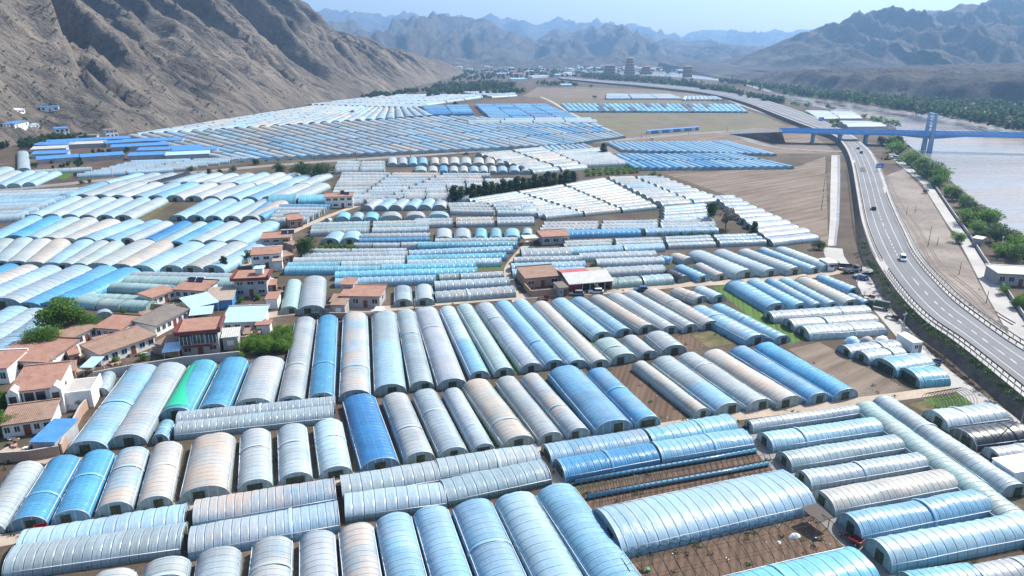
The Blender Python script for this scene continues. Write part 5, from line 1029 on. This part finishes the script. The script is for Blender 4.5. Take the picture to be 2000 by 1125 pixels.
# far woods: one uncountable mass
wv, wf, nw = [], [], 0
def woods(poly, n, hmin, hmax, z=0, size=1.5, line=False, spread=6, leaves=46):
    global nw
    g = np.random.default_rng(len(wv) + 11)
    P = [at(*q, z) for q in poly]
    for i in range(n):
        if line:
            k = g.uniform(0, len(P) - 1.001); p = P[int(k)].lerp(P[int(k) + 1], k % 1) + Vector((g.normal() * spread, g.normal() * spread, 0))
        else:
            a, b = g.uniform(0, 1, 2); p = P[0].lerp(P[1], a).lerp(P[3].lerp(P[2], a), b)
        h = g.uniform(hmin, hmax); w = h * g.uniform(.28, .5); zz = p.z
        lob = [(p.x + g.normal() * w * .3, p.y + g.normal() * w * .3, zz + h * g.uniform(.3, .72), w * .62, w * .62, h * .3) for _ in range(4)]
        v, f = leaf_cloud(lob, leaves, size, int(g.integers(1e9))); wv.append(v); wf.append(f + nw); nw += len(v)
woods([(1140, 152), (1200, 157), (1280, 164), (1365, 173)], 150, 9, 15, line=True, spread=7); woods([(1130, 149), (1240, 158), (1340, 166)], 110, 9, 15, line=True, spread=10)
woods([(1370, 177), (1410, 181), (1455, 190)], 60, 8, 14, line=True, spread=4); woods([(1460, 192), (1500, 200), (1530, 204)], 40, 7, 11, line=True, spread=6)
woods([(1545, 186), (1650, 197), (1755, 213), (1830, 224), (1912, 237), (2000, 254), (2200, 275)], 280, 7, 12, 1, line=True, spread=7); woods([(1500, 172), (1560, 180), (1650, 190), (1760, 203), (1880, 217), (2000, 234), (2200, 255)], 340, 5, 11, 1, line=True, spread=14)
woods([(1760, 207), (2100, 230), (2080, 208), (1640, 188)], 240, 4, 8, 1); woods([(1400, 160), (1450, 166), (1520, 174)], 60, 7, 12, 1, line=True, spread=8)
woods([(830, 192), (1000, 174), (960, 163), (850, 168)], 230, 5, 10); woods([(700, 194), (760, 188), (830, 178)], 60, 5, 9, line=True, spread=8); woods([(940, 186), (1000, 183), (1012, 180)], 40, 6, 11, line=True, spread=5); woods([(925, 176), (1000, 171)], 60, 8, 13, line=True, spread=4)
woods([(880, 160), (1120, 150), (1080, 136), (900, 140)], 260, 5, 9, leaves=26, size=2.2); woods([(1060, 166), (1110, 168)], 24, 7, 11, line=True, spread=6); woods([(1130, 140), (1340, 146), (1380, 135), (1130, 132)], 120, 6, 10, leaves=26, size=2.2)
woods([(-20, 292), (20, 287), (60, 282)], 20, 3, 6, line=True, spread=6, size=.9); woods([(90, 280), (110, 276), (140, 275)], 26, 4, 8, line=True, spread=5, size=.9); woods([(60, 318), (140, 326), (200, 300), (280, 294)], 40, 1.5, 3, line=True, spread=4, size=.7); woods([(40, 290), (90, 284)], 20, 3, 6, line=True, spread=5, size=.9)
props(link('woods', fast_mesh('woods', np.concatenate(wv), np.concatenate(wf), M['leafd'], smooth=False)), 'distant woods along the river and valley edges', None, None, 'stuff')
# low scrub on the hill and embankment, and weeds between greenhouses
wv, wf, nw = [], [], 0
g = np.random.default_rng(5)
for i in range(420):
    k = g.integers(0, len(toeL) - 30); f = g.uniform(.02, .55); p = toeL[k].lerp(shl[k], f); z = p.z + .1
    if math.hypot(p.x, p.y) > 260: continue
    v, f_ = leaf_cloud([(p.x + g.normal() * .3, p.y + g.normal() * .3, z, .7, .7, .5)], 26, .2, i); wv.append(v); wf.append(f_ + nw); nw += len(v)
for i in range(700):
    p = at(g.uniform(0, 2000), g.uniform(560, 1120)); v, f_ = leaf_cloud([(p.x, p.y, .15, .5, .5, .25)], 14, .16, i + 999); wv.append(v); wf.append(f_ + nw); nw += len(v)
for i in range(500):
    p = on_hill(g.uniform(0, 800), g.uniform(5, 260)); 
    if p.z < 4: continue
    s = g.uniform(.6, 1.6); v, f_ = leaf_cloud([(p.x, p.y, p.z + .2, s, s, s * .7)], 16, .5, i + 4999); wv.append(v); wf.append(f_ + nw); nw += len(v)
lv, lf_, nl_ = [], [], 0
for i in range(900):
    x = g.uniform(0, 1760); y = g.choice([1040 - .166 * x + g.normal() * 8, 608 - .04 * x + g.normal() * 6, g.uniform(560, 1120)]); p = at(x, y); v, f_ = leaf_cloud([(p.x, p.y, .06, .5, .5, .06)], 3, .14, i + 7777); lv.append(v); lf_.append(f_ + nl_); nl_ += len(v)
props(link('litter', fast_mesh('litter', np.concatenate(lv), np.concatenate(lf_), M['wallw'], smooth=False)), 'scraps of white film littering lanes and aisles', None, None, 'stuff')
props(link('undergrowth', fast_mesh('undergrowth', np.concatenate(wv), np.concatenate(wf), M['leafd'], smooth=False)), 'low weeds and scrub scattered on banks and slopes', None, None, 'stuff')
# ================================================================ bridge
def bridge():
    zd = 8.6; a, c = at(1527, 256, zd), at(2000, 265.5, zd); d = (c - a); d.z = 0; d.normalize(); n = Vector((-d.y, d.x, 0)); a = Vector((a.x, a.y, 0)); L = 300
    r_ = thing('bridge', 'blue railed cable stayed bridge crossing the muddy river', 'bridge', a, math.atan2(d.y, d.x)); w = 11
    MB().hexa([(0, 1, -1.5), (L, 1, -1.5), (L, w - 1, -1.5), (0, w - 1, -1.5)], [(0, 0, 0), (L, 0, 0), (L, w, 0), (0, w, 0)]).build('deck', M['pierc'], r_, loc=(0, 0, zd)); MB().box(0, L, .4, w - .4, 0, .02).build('roadway', M['asphalt'], r_, loc=(0, 0, zd + .004))
    for y in (-.05, w - .15):
        b = MB().box(0, L, y, y + .2, -1.5, .25).box(0, L, y + .05, y + .15, 1.25, 1.4).box(0, L, y + .07, y + .13, .34, 1.16); rl_ = b.build('railing', M['bridgeblue'], r_, loc=(0, 0, zd))
        for k in range(90): q = MB().box(-.12, .12, -.12, .12, .25, 1.25) if k == 0 else None; link('post', PM, rl_, (k * L / 90 + .5, y + .1, 0)) if k else globals().__setitem__('PM', mk('post', q.v, q.f, M['bridgeblue'])) or link('post', PM, rl_, (.5, y + .1, 0))
    pxl = at(1814, 296, ZW); s0 = (Vector((pxl.x, pxl.y, 0)) - a).dot(d); top = el(1822, 223, pxl.y) + .5
    for y in (-.9, w - .3): MB().hexa([(s0 - 1.7, y, ZW - 3), (s0 + 1.7, y, ZW - 3), (s0 + 1.7, y + 1.5, ZW - 3), (s0 - 1.7, y + 1.5, ZW - 3)], [(s0 - .9, y, top), (s0 + .9, y, top), (s0 + .9, y + 1.2, top), (s0 - .9, y + 1.2, top)]).build('pylon_leg', M['pylon'], r_)
    for z in (zd - 3.5, zd + 4, zd + 6.2, zd + 8.4, zd + 10.6, top - 1): MB().box(s0 - .6, s0 + .6, .3, w - .3, z, z + .7).build('cross_beam', M['pylon'], r_)
    MB().hexa([(s0 - 3, 1.2, zd - 3.4), (s0 + 3, 1.2, zd - 3.4), (s0 + 3, w - 1.2, zd - 3.4), (s0 - 3, w - 1.2, zd - 3.4)], [(s0 - 22, 1.2, zd - 1.52), (s0 + 22, 1.2, zd - 1.52), (s0 + 22, w - 1.2, zd - 1.52), (s0 - 22, w - 1.2, zd - 1.52)]).build('haunch', M['pylon'], r_)
    for y in (-.3, w + .3):
        for sgn in (-1, 1):
            for k in range(8): MB().tube([(s0, y, top - .6 - k * .75), (s0 + sgn * (44 - k * 4.6), y, zd + .3)], .085, 4).build('cable', M['cable'], r_)
    for px in (1574, 1622, 1668):
        p = at(px, 272, 0); s = (Vector((p.x, p.y, 0)) - a).dot(d)
        for y in (2.2, w - 3.6): MB().box(s - .7, s + .7, y, y + 1.4, -1, zd - 2.3).build('pier', M['pylon'], r_)
        MB().box(s - .9, s + .9, 1, w - 1, zd - 2.3, zd - 1.5).build('pier_cap', M['pylon'], r_)
    # approach ramp earthwork
    q = lambda px, py, z: at(px, py, z)
    strip('road_ramp', [at(1425, 262, .3), at(1480, 259.5, 4.5), at(1527, 257.6, zd + .01)], [at(1432, 255, .3), at(1484, 253, 4.5), at(1531, 252, zd + .01)], M['asphalt'])
    strip('terrain', [at(1425, 262, .3), at(1480, 259.5, 4.45), at(1527, 257.6, zd - .04)], [at(1428, 264, -.1), at(1484, 272, -.1), at(1534, 279, -.1)], M['sand'])
bridge()
# ================================================================ guard rails, poles, signs
def rail(label, line, i0, i1, m, h, step, post, zoff, cat='guard rail', name='guard_rail'):
    p = [q + Vector((0, 0, zoff)) for q in line[i0:i1]]; o = p[0]; r_ = props(link(name, None, None, o), label, cat); b = MB()
    a_, b_ = offset(p, .05), offset(p, -.05)
    for z0, z1 in ((h - .3, h), ):
        for i in range(len(p) - 1): b.hexa([v - o + Vector((0, 0, z0)) for v in (a_[i], b_[i], b_[i + 1], a_[i + 1])], [v - o + Vector((0, 0, z1)) for v in (a_[i], b_[i], b_[i + 1], a_[i + 1])])
    b.build('rail', M[m], r_); q = MB().box(-post, post, -post, post, 0, h - .3); me = mk('post', q.v, q.f, M[m]); acc = 0; nxt = 0; cnt = 0
    for i in range(len(p) - 1):
        s = (p[i + 1] - p[i]).length
        while nxt < acc + s and cnt < 98: link('post', me, r_, p[i].lerp(p[i + 1], (nxt - acc) / s) - o); nxt += step; cnt += 1
        acc += s
jx = 36
in_l, in_r = offset(rl, -.6 if (offset(rl, -.6)[10] - rc[10]).length > (rl[10] - rc[10]).length else .6), offset(rr, .6 if (offset(rr, .6)[10] - rc[10]).length > (rr[10] - rc[10]).length else -.6)
rail('dark guard rail along the near highway edge below the junction', in_l, 0, jx, 'trimdark', .85, 2.2, .07, .12); rail('dark guard rail along the highway edge above the junction', in_l, jx + 2, 62, 'trimdark', .85, 2.5, .08, .12); rail('dark guard rail far along the highway towards the bridge', in_l, 62, 118, 'trimdark', .8, 9, .08, .12)
rail('dark guard rail along the river side of the highway', in_r, 0, 52, 'trimdark', .85, 2.6, .07, .12); rail('pale guard rail on the river side beyond the road sign', in_r, 52, 118, 'rim', .8, 9, .1, .12)
fl_ = offset(shl, -.3); rail('wire fence along the embankment top near the junction', fl_, 0, jx - 1, 'pierc', 1.3, 2.4, .05, .1, 'fence', 'fence'); rail('wire fence along the embankment top above the canal', fl_, jx + 2, 62, 'pierc', 1.3, 2.6, .05, .1, 'fence', 'fence'); rail('pale fence at the outer river side shoulder', shr, 4, 60, 'pierc', .9, 2.6, .06, .1, 'fence', 'fence')
def pole(label, px, py, ptop, m='pierc', r=.14, arm=True, z=0, p=None, group='utility poles'):
    p = p or at(px, py, z); h = el(px, ptop, p.y) - z; r_ = thing('utility_pole', label, 'pole', (p.x, p.y, z), .6, group); MB().tube([(0, 0, -.3), (0, 0, h)], r, 7, r1=r * .7).build('pole', M[m], r_, smooth=True)
    if arm: MB().box(-.8, .8, -.06, .06, h - .7, h - .55).build('cross_arm', M['rim'], r_); [MB().tube([(x, 0, h - .55), (x, 0, h - .35)], .05, 6).build('insulator', M['white'], r_) for x in (-.7, .7)]
for lab, x, y, t in [('concrete pole beside the lane junction', 1670, 577, 521), ('concrete pole near the white cabin', 1757, 671, 609), ('concrete pole at the foot of the embankment beside dark tunnels', 1992, 836, 700), ('pale concrete pole among the river trees', 1950, 505, 460), ('thin pole beside the greenish tunnel and barn', 1206, 566, 538), ('thin pole before the brown courtyard', 810, 604, 582), ('thin pole beside the green roofed gate of the village', 130, 700, 668), ('thin pole before the broad terracotta farmhouse', 107, 728, 698)]: pole(lab, x, y, t)
for x, y, t in [(222, 358, 328), (455, 332, 304), (697, 316, 284), (802, 307, 283), (895, 300, 276), (995, 292, 272), (1100, 284, 266), (1198, 276, 262), (1253, 270, 257), (1345, 263, 250), (1420, 258, 245)]: pole('slender utility pole beside the old valley road', x, y, t, r=.2, group='poles along the valley road')
for x, y, t in [(1812, 482, 440), (1830, 480, 464), (1873, 536, 512), (1926, 592, 568), (1787, 416, 400), (1770, 420, 404)]: pole('thin wooden post on the sandy strip beside the highway', x, y, t, 'bark', .1, False, group='posts on the sandy strip')
for x, y, t in [(1612, 340, 312), (1608, 375, 345), (1604, 410, 380)]: pole('weathered wooden pole along the dry field edge by the canal', x, y, t, 'bark', .13, True, group='poles by the canal')
pole('tall white lamp pole beyond the highway', 1485, 196, 166, 'white', .35, False)
def sign(label, px, py, w, h, z0, zb):
    p = at(px, py, zb); r_ = thing('road_sign', label, 'sign', (p.x, p.y, zb), .15); b = MB().box(-w / 2, w / 2, -.05, .05, z0, z0 + h).build('board', M['signblue'], r_)
    MB().box(-w * .34, w * .1, -.075, -.055, z0 + h * .58, z0 + h * .7).box(-w * .34, w * .3, -.075, -.055, z0 + h * .28, z0 + h * .4).build('lettering', M['white'], b)
    for x in (-w * .3, w * .3): MB().tube([(x, .1, -.2), (x, .1, z0 + h)], .09, 6).build('post', M['rim'], r_)
sign('blue direction sign standing on the river side shoulder', 1717, 334, 4.4, 2.4, 1.6, 3.1); sign('small blue sign on the highway beyond the bridge', 1603, 241, 5, 3, 2.2, 3.1)
# ================================================================ vehicles
def wheel(root, x, y, r, w=.2):
    a = [(x - w / 2 + w * i, y, r) for i in (0, 1)]; o = MB().tube(a, r, 12).build('wheel', M['tyre'], root); MB().tube([(x - w / 2 - .012, y, r), (x + w / 2 + .012, y, r)], r * .55, 8).build('rim', M['rim'], o)
def car(label, px, py, z, ang, paint, van=False, p=None, s=1.0):
    p = p or at(px, py, z); r_ = thing('van' if van else 'car', label, 'van' if van else 'car', (p.x, p.y, z), ang); r_.scale = (s, s, s); l, w = (4.8, 1.85) if van else (4.4, 1.75); hh = 1.0 if van else .78
    MB().hexa([(-w / 2, -l / 2, .28), (w / 2, -l / 2, .28), (w / 2, l / 2, .28), (-w / 2, l / 2, .28)], [(-w / 2 + .05, -l / 2 + .08, hh), (w / 2 - .05, -l / 2 + .08, hh), (w / 2 - .05, l / 2 - .08, hh - .08), (-w / 2 + .05, l / 2 - .08, hh - .08)]).build('body', M[paint], r_)
    y0, y1, t = (-l / 2 + .1, l / 2 - .9, 1.95) if van else (-l / 2 + .35, l / 2 - 1.2, 1.42)
    MB().hexa([(-w / 2 + .08, y0, hh - .02), (w / 2 - .08, y0, hh - .02), (w / 2 - .08, y1, hh - .04), (-w / 2 + .08, y1, hh - .04)], [(-w / 2 + .2, y0 + .3, t - .06), (w / 2 - .2, y0 + .3, t - .06), (w / 2 - .2, y1 - .65, t - .06), (-w / 2 + .2, y1 - .65, t - .06)]).build('window_band', M['glass'], r_)
    MB().box(-w / 2 + .18, w / 2 - .18, y0 + .28, y1 - .62, t - .05, t).build('roof', M[paint], r_)
    for x in (-w / 2 + .08, w / 2 - .08):
        for y in (-l / 2 + .8, l / 2 - .8): wheel(r_, x, y, .32)
    for x in (-w / 2 + .3, w / 2 - .3): MB().box(x - .16, x + .16, l / 2 - .1, l / 2 - .05, .55, .7).build('headlight', M['white'], r_)
def truck(label, px, py, ang, paint, load='cargreen', z=0):
    p = at(px, py, z); r_ = thing('truck', label, 'truck', (p.x, p.y, z), ang)
    MB().hexa([(-.95, 1.1, .5), (.95, 1.1, .5), (.95, 2.9, .5), (-.95, 2.9, .5)], [(-.9, 1.15, 2.1), (.9, 1.15, 2.1), (.9, 2.5, 2.1), (-.9, 2.5, 2.1)]).build('cab', M[paint], r_); MB().hexa([(-.8, 2.75, 1.25), (.8, 2.75, 1.25), (.8, 2.85, 1.2), (-.8, 2.85, 1.2)], [(-.75, 2.5, 1.95), (.75, 2.5, 1.95), (.75, 2.6, 1.95), (-.75, 2.6, 1.95)]).build('windscreen', M['glass'], r_)
    MB().box(-1, 1, -2.9, 1, .75, .95).box(-1, -.93, -2.9, 1, .95, 1.45).box(.93, 1, -2.9, 1, .95, 1.45).box(-.93, .93, -2.9, -2.83, .95, 1.45).build('bed', M[load], r_)
    if load == 'cargreen': MB().hexa([(-.9, -2.8, 1.0), (.9, -2.8, 1.0), (.9, .9, 1.0), (-.9, .9, 1.0)], [(-.5, -2.7, 2.3), (.5, -2.7, 2.3), (.5, .8, 2.3), (-.5, .8, 2.3)]).build('canopy', M['cargreen'], r_)
    for x in (-.85, .85):
        for y in (-1.9, 2.0): wheel(r_, x, y, .4, .25)
def trike(label, px, py, ang, paint, p=None):
    p = p or at(px, py); r_ = thing('farm_tricycle', label, 'tricycle', (p.x, p.y, 0), ang, None)
    MB().box(-.65, .65, -1.5, .2, .5, .58).box(-.65, -.6, -1.5, .2, .58, .95).box(.6, .65, -1.5, .2, .58, .95).box(-.6, .6, -1.5, -1.45, .58, .95).box(-.6, .6, .15, .2, .58, .95).build('cargo_bed', M[paint], r_)
    MB().box(-.25, .25, .3, .8, .7, .85).build('seat', M['tyre'], r_); MB().tube([(0, .3, .5), (0, 1.1, .55), (0, 1.35, 1.05)], .06, 6).tube([(-.4, 1.25, 1.1), (0, 1.35, 1.05), (.4, 1.25, 1.1)], .03, 5).tube([(0, 1.35, 1.05), (0, 1.6, .3)], .05, 5).build('frame', M['carblack'], r_); MB().hexa([(-.3, .95, .45), (.3, .95, .45), (.3, 1.3, .45), (-.3, 1.3, .45)], [(-.2, 1.0, .85), (.2, 1.0, .85), (.2, 1.25, .85), (-.2, 1.25, .85)]).build('engine_cover', M[paint], r_)
    for x, y in ((-.65, -.9), (.65, -.9), (0, 1.6)): wheel(r_, x, y, .3, .12)
def heading(px, py, px2, py2): a, b = at(px, py), at(px2, py2); return math.atan2(-(b.x - a.x), b.y - a.y)
hd = heading(1762, 505, 1735, 450)
car('white roofed van driving on the wide highway bend', 1763, 508, ZR, hd + math.pi, 'carwhite', True, s=.88); car('black car driving on the highway left of the sandy strip', 1706, 409, ZR, heading(1706, 409, 1696, 370), 'carblack'); car('small dark car on the highway just below the bridge', 1682, 299, ZR, heading(1682, 299, 1672, 280), 'carblack'); car('second small dark car on the highway near the bridge', 1676, 291, ZR, heading(1682, 299, 1672, 280), 'cargrey')
car('black car parked between the lane and pale arched greenhouse', 612, 620, 0, 1.6, 'carblack'); car('silver car parked before the barn opening', 1126, 576, 0, 1.5, 'cargrey'); car('white car parked at the barn lane', 1164, 572, 0, 1.5, 'carwhite'); car('blue car at the bushes near the lane junction', 1680, 545, 0, .6, 'carblue'); car('dark car on the lane beside the greenish tunnel', 1252, 568, 0, 1.5, 'carblue')
truck('green farm truck turning at the canal lane junction', 1645, 525, 1.35, 'cargreen', 'carblack'); truck('dark pickup truck crossing the lane junction', 1664, 532, -1.3, 'carblack', 'cargrey'); truck('dark green canvas topped truck on the highway path', 1714, 602, .9, 'cargreen')
trike('dark farm tricycle riding on the highway path', 1743, 624, .8, 'carblack'); trike('farm tricycle beside the white cabin on the path', 1768, 663, .8, 'carblack'); trike('blue farm tricycle near the turquoise tunnels', 1824, 710, .8, 'carblue'); trike('brown farm tricycle at the low blue tunnel end', 1697, 583, .9, 'carred')
trike('red farm tricycle parked at the silver tunnel on the lower lane', 70, 1041, 1.9, 'carred'); trike('red farm tricycle parked between blue tunnels on the grey lane', 1662, 1058, .7, 'carred'); trike('dark farm tricycle before the short lane brick wall', 1063, 585, 1.5, 'carred')
car('white van parked beside the river wall', 1749, 310, 0, .5, 'carwhite', True); car('dark car parked beside the white van at the river wall', 1756, 315, 0, .5, 'cargrey'); car('small car on the valley road before the blue strips', 1272, 273, .1, 1.3, 'carwhite'); car('dark car on the valley road by the pale spans', 1123, 285, .1, 1.3, 'carblack'); car('dark car on the valley road above the upright greenhouses', 910, 302, .1, 1.3, 'carblack')
p = at(1733, 312); r_ = thing('excavator', 'yellow excavator working on the strip near the bridge', 'excavator', (p.x, p.y, 0), 2.0)
for x in (-1, 1): MB().hexa([(x - .25, -1.5, 0), (x + .25, -1.5, 0), (x + .25, 1.5, 0), (x - .25, 1.5, 0)], [(x - .25, -1.8, .7), (x + .25, -1.8, .7), (x + .25, 1.8, .7), (x - .25, 1.8, .7)]).build('track', M['tyre'], r_)
MB().box(-1.1, 1.1, -1.7, .9, .75, 1.9).build('body', M['caryellow'], r_); MB().box(-1.05, -.1, .2, 1.3, 1.9, 2.8).build('cab', M['glass'], r_); MB().tube([(.4, 1, 1.6), (.4, 3, 3.4), (.4, 4.6, 1.6)], .22, 6).build('boom', M['caryellow'], r_); MB().hexa([(0, 4.2, .5), (.8, 4.2, .5), (.8, 5, .4), (0, 5, .4)], [(0, 4.4, 1.4), (.8, 4.4, 1.4), (.8, 4.9, 1.4), (0, 4.9, 1.4)]).build('bucket', M['trimdark'], r_)
# small things on the plots
def heap(label, px, py, s, m, name, cat):
    p = at(px, py); g = random.Random(px); b = MB(); n = 9; vv = [(0, 0, s * .7)]; ff = []
    for k in range(2):
        for i in range(n): a = 6.283 * i / n; q = s * (.55 + .45 * k) * g.uniform(.8, 1.2); vv.append((math.cos(a) * q, math.sin(a) * q * .7, s * (.45 if k == 0 else -.05)))
    for i in range(n): j = (i + 1) % n; ff += [(0, 1 + i, 1 + j), (1 + i, 1 + n + i, 1 + n + j, 1 + j)]
    props(link(name, mk(name, vv, ff, M[m], smooth=True), None, (p.x, p.y, 0), .4), label, cat)
heap('pale pink cloth bundle lying on the ploughed plot', 1552, 1048, .9, 'wallw', 'cloth_bundle', 'bundle'); heap('small white sack on the ploughed plot', 1521, 1060, .45, 'wallw', 'sack', 'sack'); heap('dark bag on the ploughed plot near the net canopy', 1591, 1054, .7, 'carblack', 'bag', 'bag'); heap('crumpled blue film heap beside the white tunnels', 1664, 668, 2.2, 'steelpale', 'film_heap', 'film heap'); heap('crumpled tan film heap between blue and white film', 1692, 668, 2.2, 'concrete', 'film_heap', 'film heap'); heap('crumpled white film heap next to the path pole', 1722, 667, 2.2, 'white', 'film_heap', 'film heap')
p = at(1266, 1116); r_ = thing('bucket', 'green bucket left on the ploughed plot corner', 'bucket', (p.x, p.y, 0)); MB().tube([(0, 0, 0), (0, 0, .45)], .2, 12, r1=.26).build('body', mat('green_plastic', (.02, .35, .1), .5), r_); MB().tube([(-.26, 0, .45), (-.15, 0, .7), (.15, 0, .7), (.26, 0, .45)], .012, 5).build('handle', M['rim'], r_)
# ---------------------------------------------------------------- uncovered hoop frames
def hoops(label, x0, y0, x1, y1, w, h, n, film=True, group='uncovered hoop frames'):
    a, b = at(x0, y0), at(x1, y1); d = (b - a).normalized(); o = a + Vector((-d.y, d.x, 0)) * (w / 2); L = (b - a).length; r_ = thing('hoop_frame', label, 'hoop frame', o, math.atan2(-d.x, d.y), group)
    b_ = MB().tube([(x, 0, z) for x, z in arch(w, h, 14)], .05, 4); me = mk('hoop', b_.v, b_.f, M['hoop'])
    for i in range(n): link('hoop', me, r_, (0, L * i / (n - 1), 0))
    for x, z in ((0, h), (-w * .3, h * .87), (w * .3, h * .87)): MB().tube([(x, 0, z + .03), (x, L, z + .03)], .035, 4).build('tie_wire', M['hoop'], r_)
    if film:
        for x in ((-w / 2,) if film == 1 else (-w / 2, w / 2 - .25)): MB().tube([(x + .15, 0, .45), (x + .1, L * .3, .5), (x + .2, L * .7, .42), (x + .15, L, .45)], .36, 8).build('rolled_film', M['steelblue2'], r_, smooth=True)
M['steelblue2'] = mat('rolled_blue_film', (.08, .24, .36), .3)
hoops('bare hoop frame with rolled blue film behind the blue wrinkled tunnel, farther bay', 1142, 976, 1506, 909, 4.3, 1.9, 34); hoops('bare hoop frame with rolled blue films against the wide pale tunnel', 1168, 1007, 1531, 937, 4.3, 1.9, 34, 2)
hoops('bare hoop frame over the ploughed plot beside the net canopy', 1246, 1172, 1656, 1078, 7.6, 2.3, 20, False); hoops('bare hoop frame over the green vegetable plot', 1842, 802, 1908, 790, 5, 2, 12, False)
# ================================================================ far temple and town
def tower(label, px, py, ptop, wpx, tiers, spire=False, D=1950):
    D2 = D / (cp - (py - CY) / F * sp); w = .8 * wpx / F * D2; x = (px - CX) / F * D2; zb = max(0, el(px, py, D)) * 0; zt = el(px, ptop, D) * .88; r_ = thing('temple_hall', label, 'temple hall', (x, D, 0), .2, 'temple halls'); H = zt
    for k in range(tiers):
        z0, z1 = H * k / tiers * .97, H * (k + 1) / tiers * .97; s = (1 - .5 * k / tiers) if spire else 1 - .05 * k; MB().box(-w / 2 * s, w / 2 * s, -w * .3 * s, w * .3 * s, z0 - (1 if k == 0 else 0), z1 - H * .03).build('storey', M['trimstone'], r_)
        e = w * .07; a = [(-w / 2 * s - e, -w * .3 * s - e, z1 - H * .03), (w / 2 * s + e, -w * .3 * s - e, z1 - H * .03), (w / 2 * s + e, w * .3 * s + e, z1 - H * .03), (-w / 2 * s - e, w * .3 * s + e, z1 - H * .03)]; q = .75; MB().hexa(a, [(x_ * q, y_ * q, z1) for x_, y_, z_ in a]).build('roof', M['goldtile'], r_)
M['trimstone'] = mat('dark_timber_storeys', rough=.8, build=varied((.15, .1, .07), (.25, .17, .11), .2, .8)); M['goldtile'] = mat('golden_tiles', rough=.6, build=varied((.38, .2, .07), (.5, .3, .12), .3, 1))
tower('broad dark temple hall with golden roof, west end of the complex', 1190, 146, 124, 26, 3); tower('tall stepped pagoda tower in the temple complex', 1229, 146, 107, 24, 6, True); tower('low golden roofed hall beside the stepped pagoda', 1261, 146, 127, 26, 3, True); tower('square temple gate tower standing by the river', 1342, 152, 125, 20, 3, D=1750)
rr = random.Random(4)
bx = MB().box(-1, 1, -.7, .7, -.1, .75); rf = MB().hexa([(-1.08, -.8, .75), (1.08, -.8, .75), (1.08, .8, .75), (-1.08, .8, .75)], [(-1, -.05, 1.05), (1, -.05, 1.05), (1, .05, 1.05), (-1, .05, 1.05)])
bm, rms = mk('wall', bx.v, bx.f, M['wallw']), [mk('roof', rf.v, rf.f, M[k]) for k in ('tile', 'steelpale', 'steelgrey', 'tilegrey')]
for i in range(150):
    x, y = rr.uniform(885, 1330), rr.uniform(128, 150) 
    if x > 1140: y = rr.uniform(130, 141)
    p = at(x, y); r_ = thing('town_house', 'small pale house in the hazy town below the far hills', 'house', (p.x, p.y, 0), rr.uniform(-.4, .4), 'houses in the far town'); s = rr.uniform(4, 8); r_.scale = (s * rr.uniform(.8, 1.6), s, s); link('wall', bm, r_); link('roof', rr.choice(rms), r_)
for i, (x0, y0, x1, y1) in enumerate([(960, 147, 1000, 146), (1040, 153, 1075, 151), (1000, 158, 1030, 157), (1108, 148, 1130, 149), (1096, 170, 1118, 170)]): shed('long pale shed among the far valley trees', (x0, y0), (x1, y1), 14, 4, 'steelpale', 1, 'wallw', group='far valley sheds')
for i in range(14): p = at(1264 + i * 7.2, 262 - i * .55); shed('blue roofed site hut in the row beside the interchange', None, None, 3.6, 2.5, 'steelblue', .3, 'wallw' if i % 3 == 0 else 'steelblue', group='blue site huts', name='site_hut', A=p, B=p + Vector((3.1, .4, 0)))
shed('small grey concrete hut beside the river wall', (1897, 480), (1914, 483), 4, 2.8, 'steelgrey', .1, 'pierc'); r_, L = house('flat roofed river side building with pale top', (1945, 556), (2020, 560), 8, 3.4, 'steelgrey', 'wallg', 1, 4, .05, .3, 'wallw', group='riverside buildings')
bpy.context.view_layer.update()
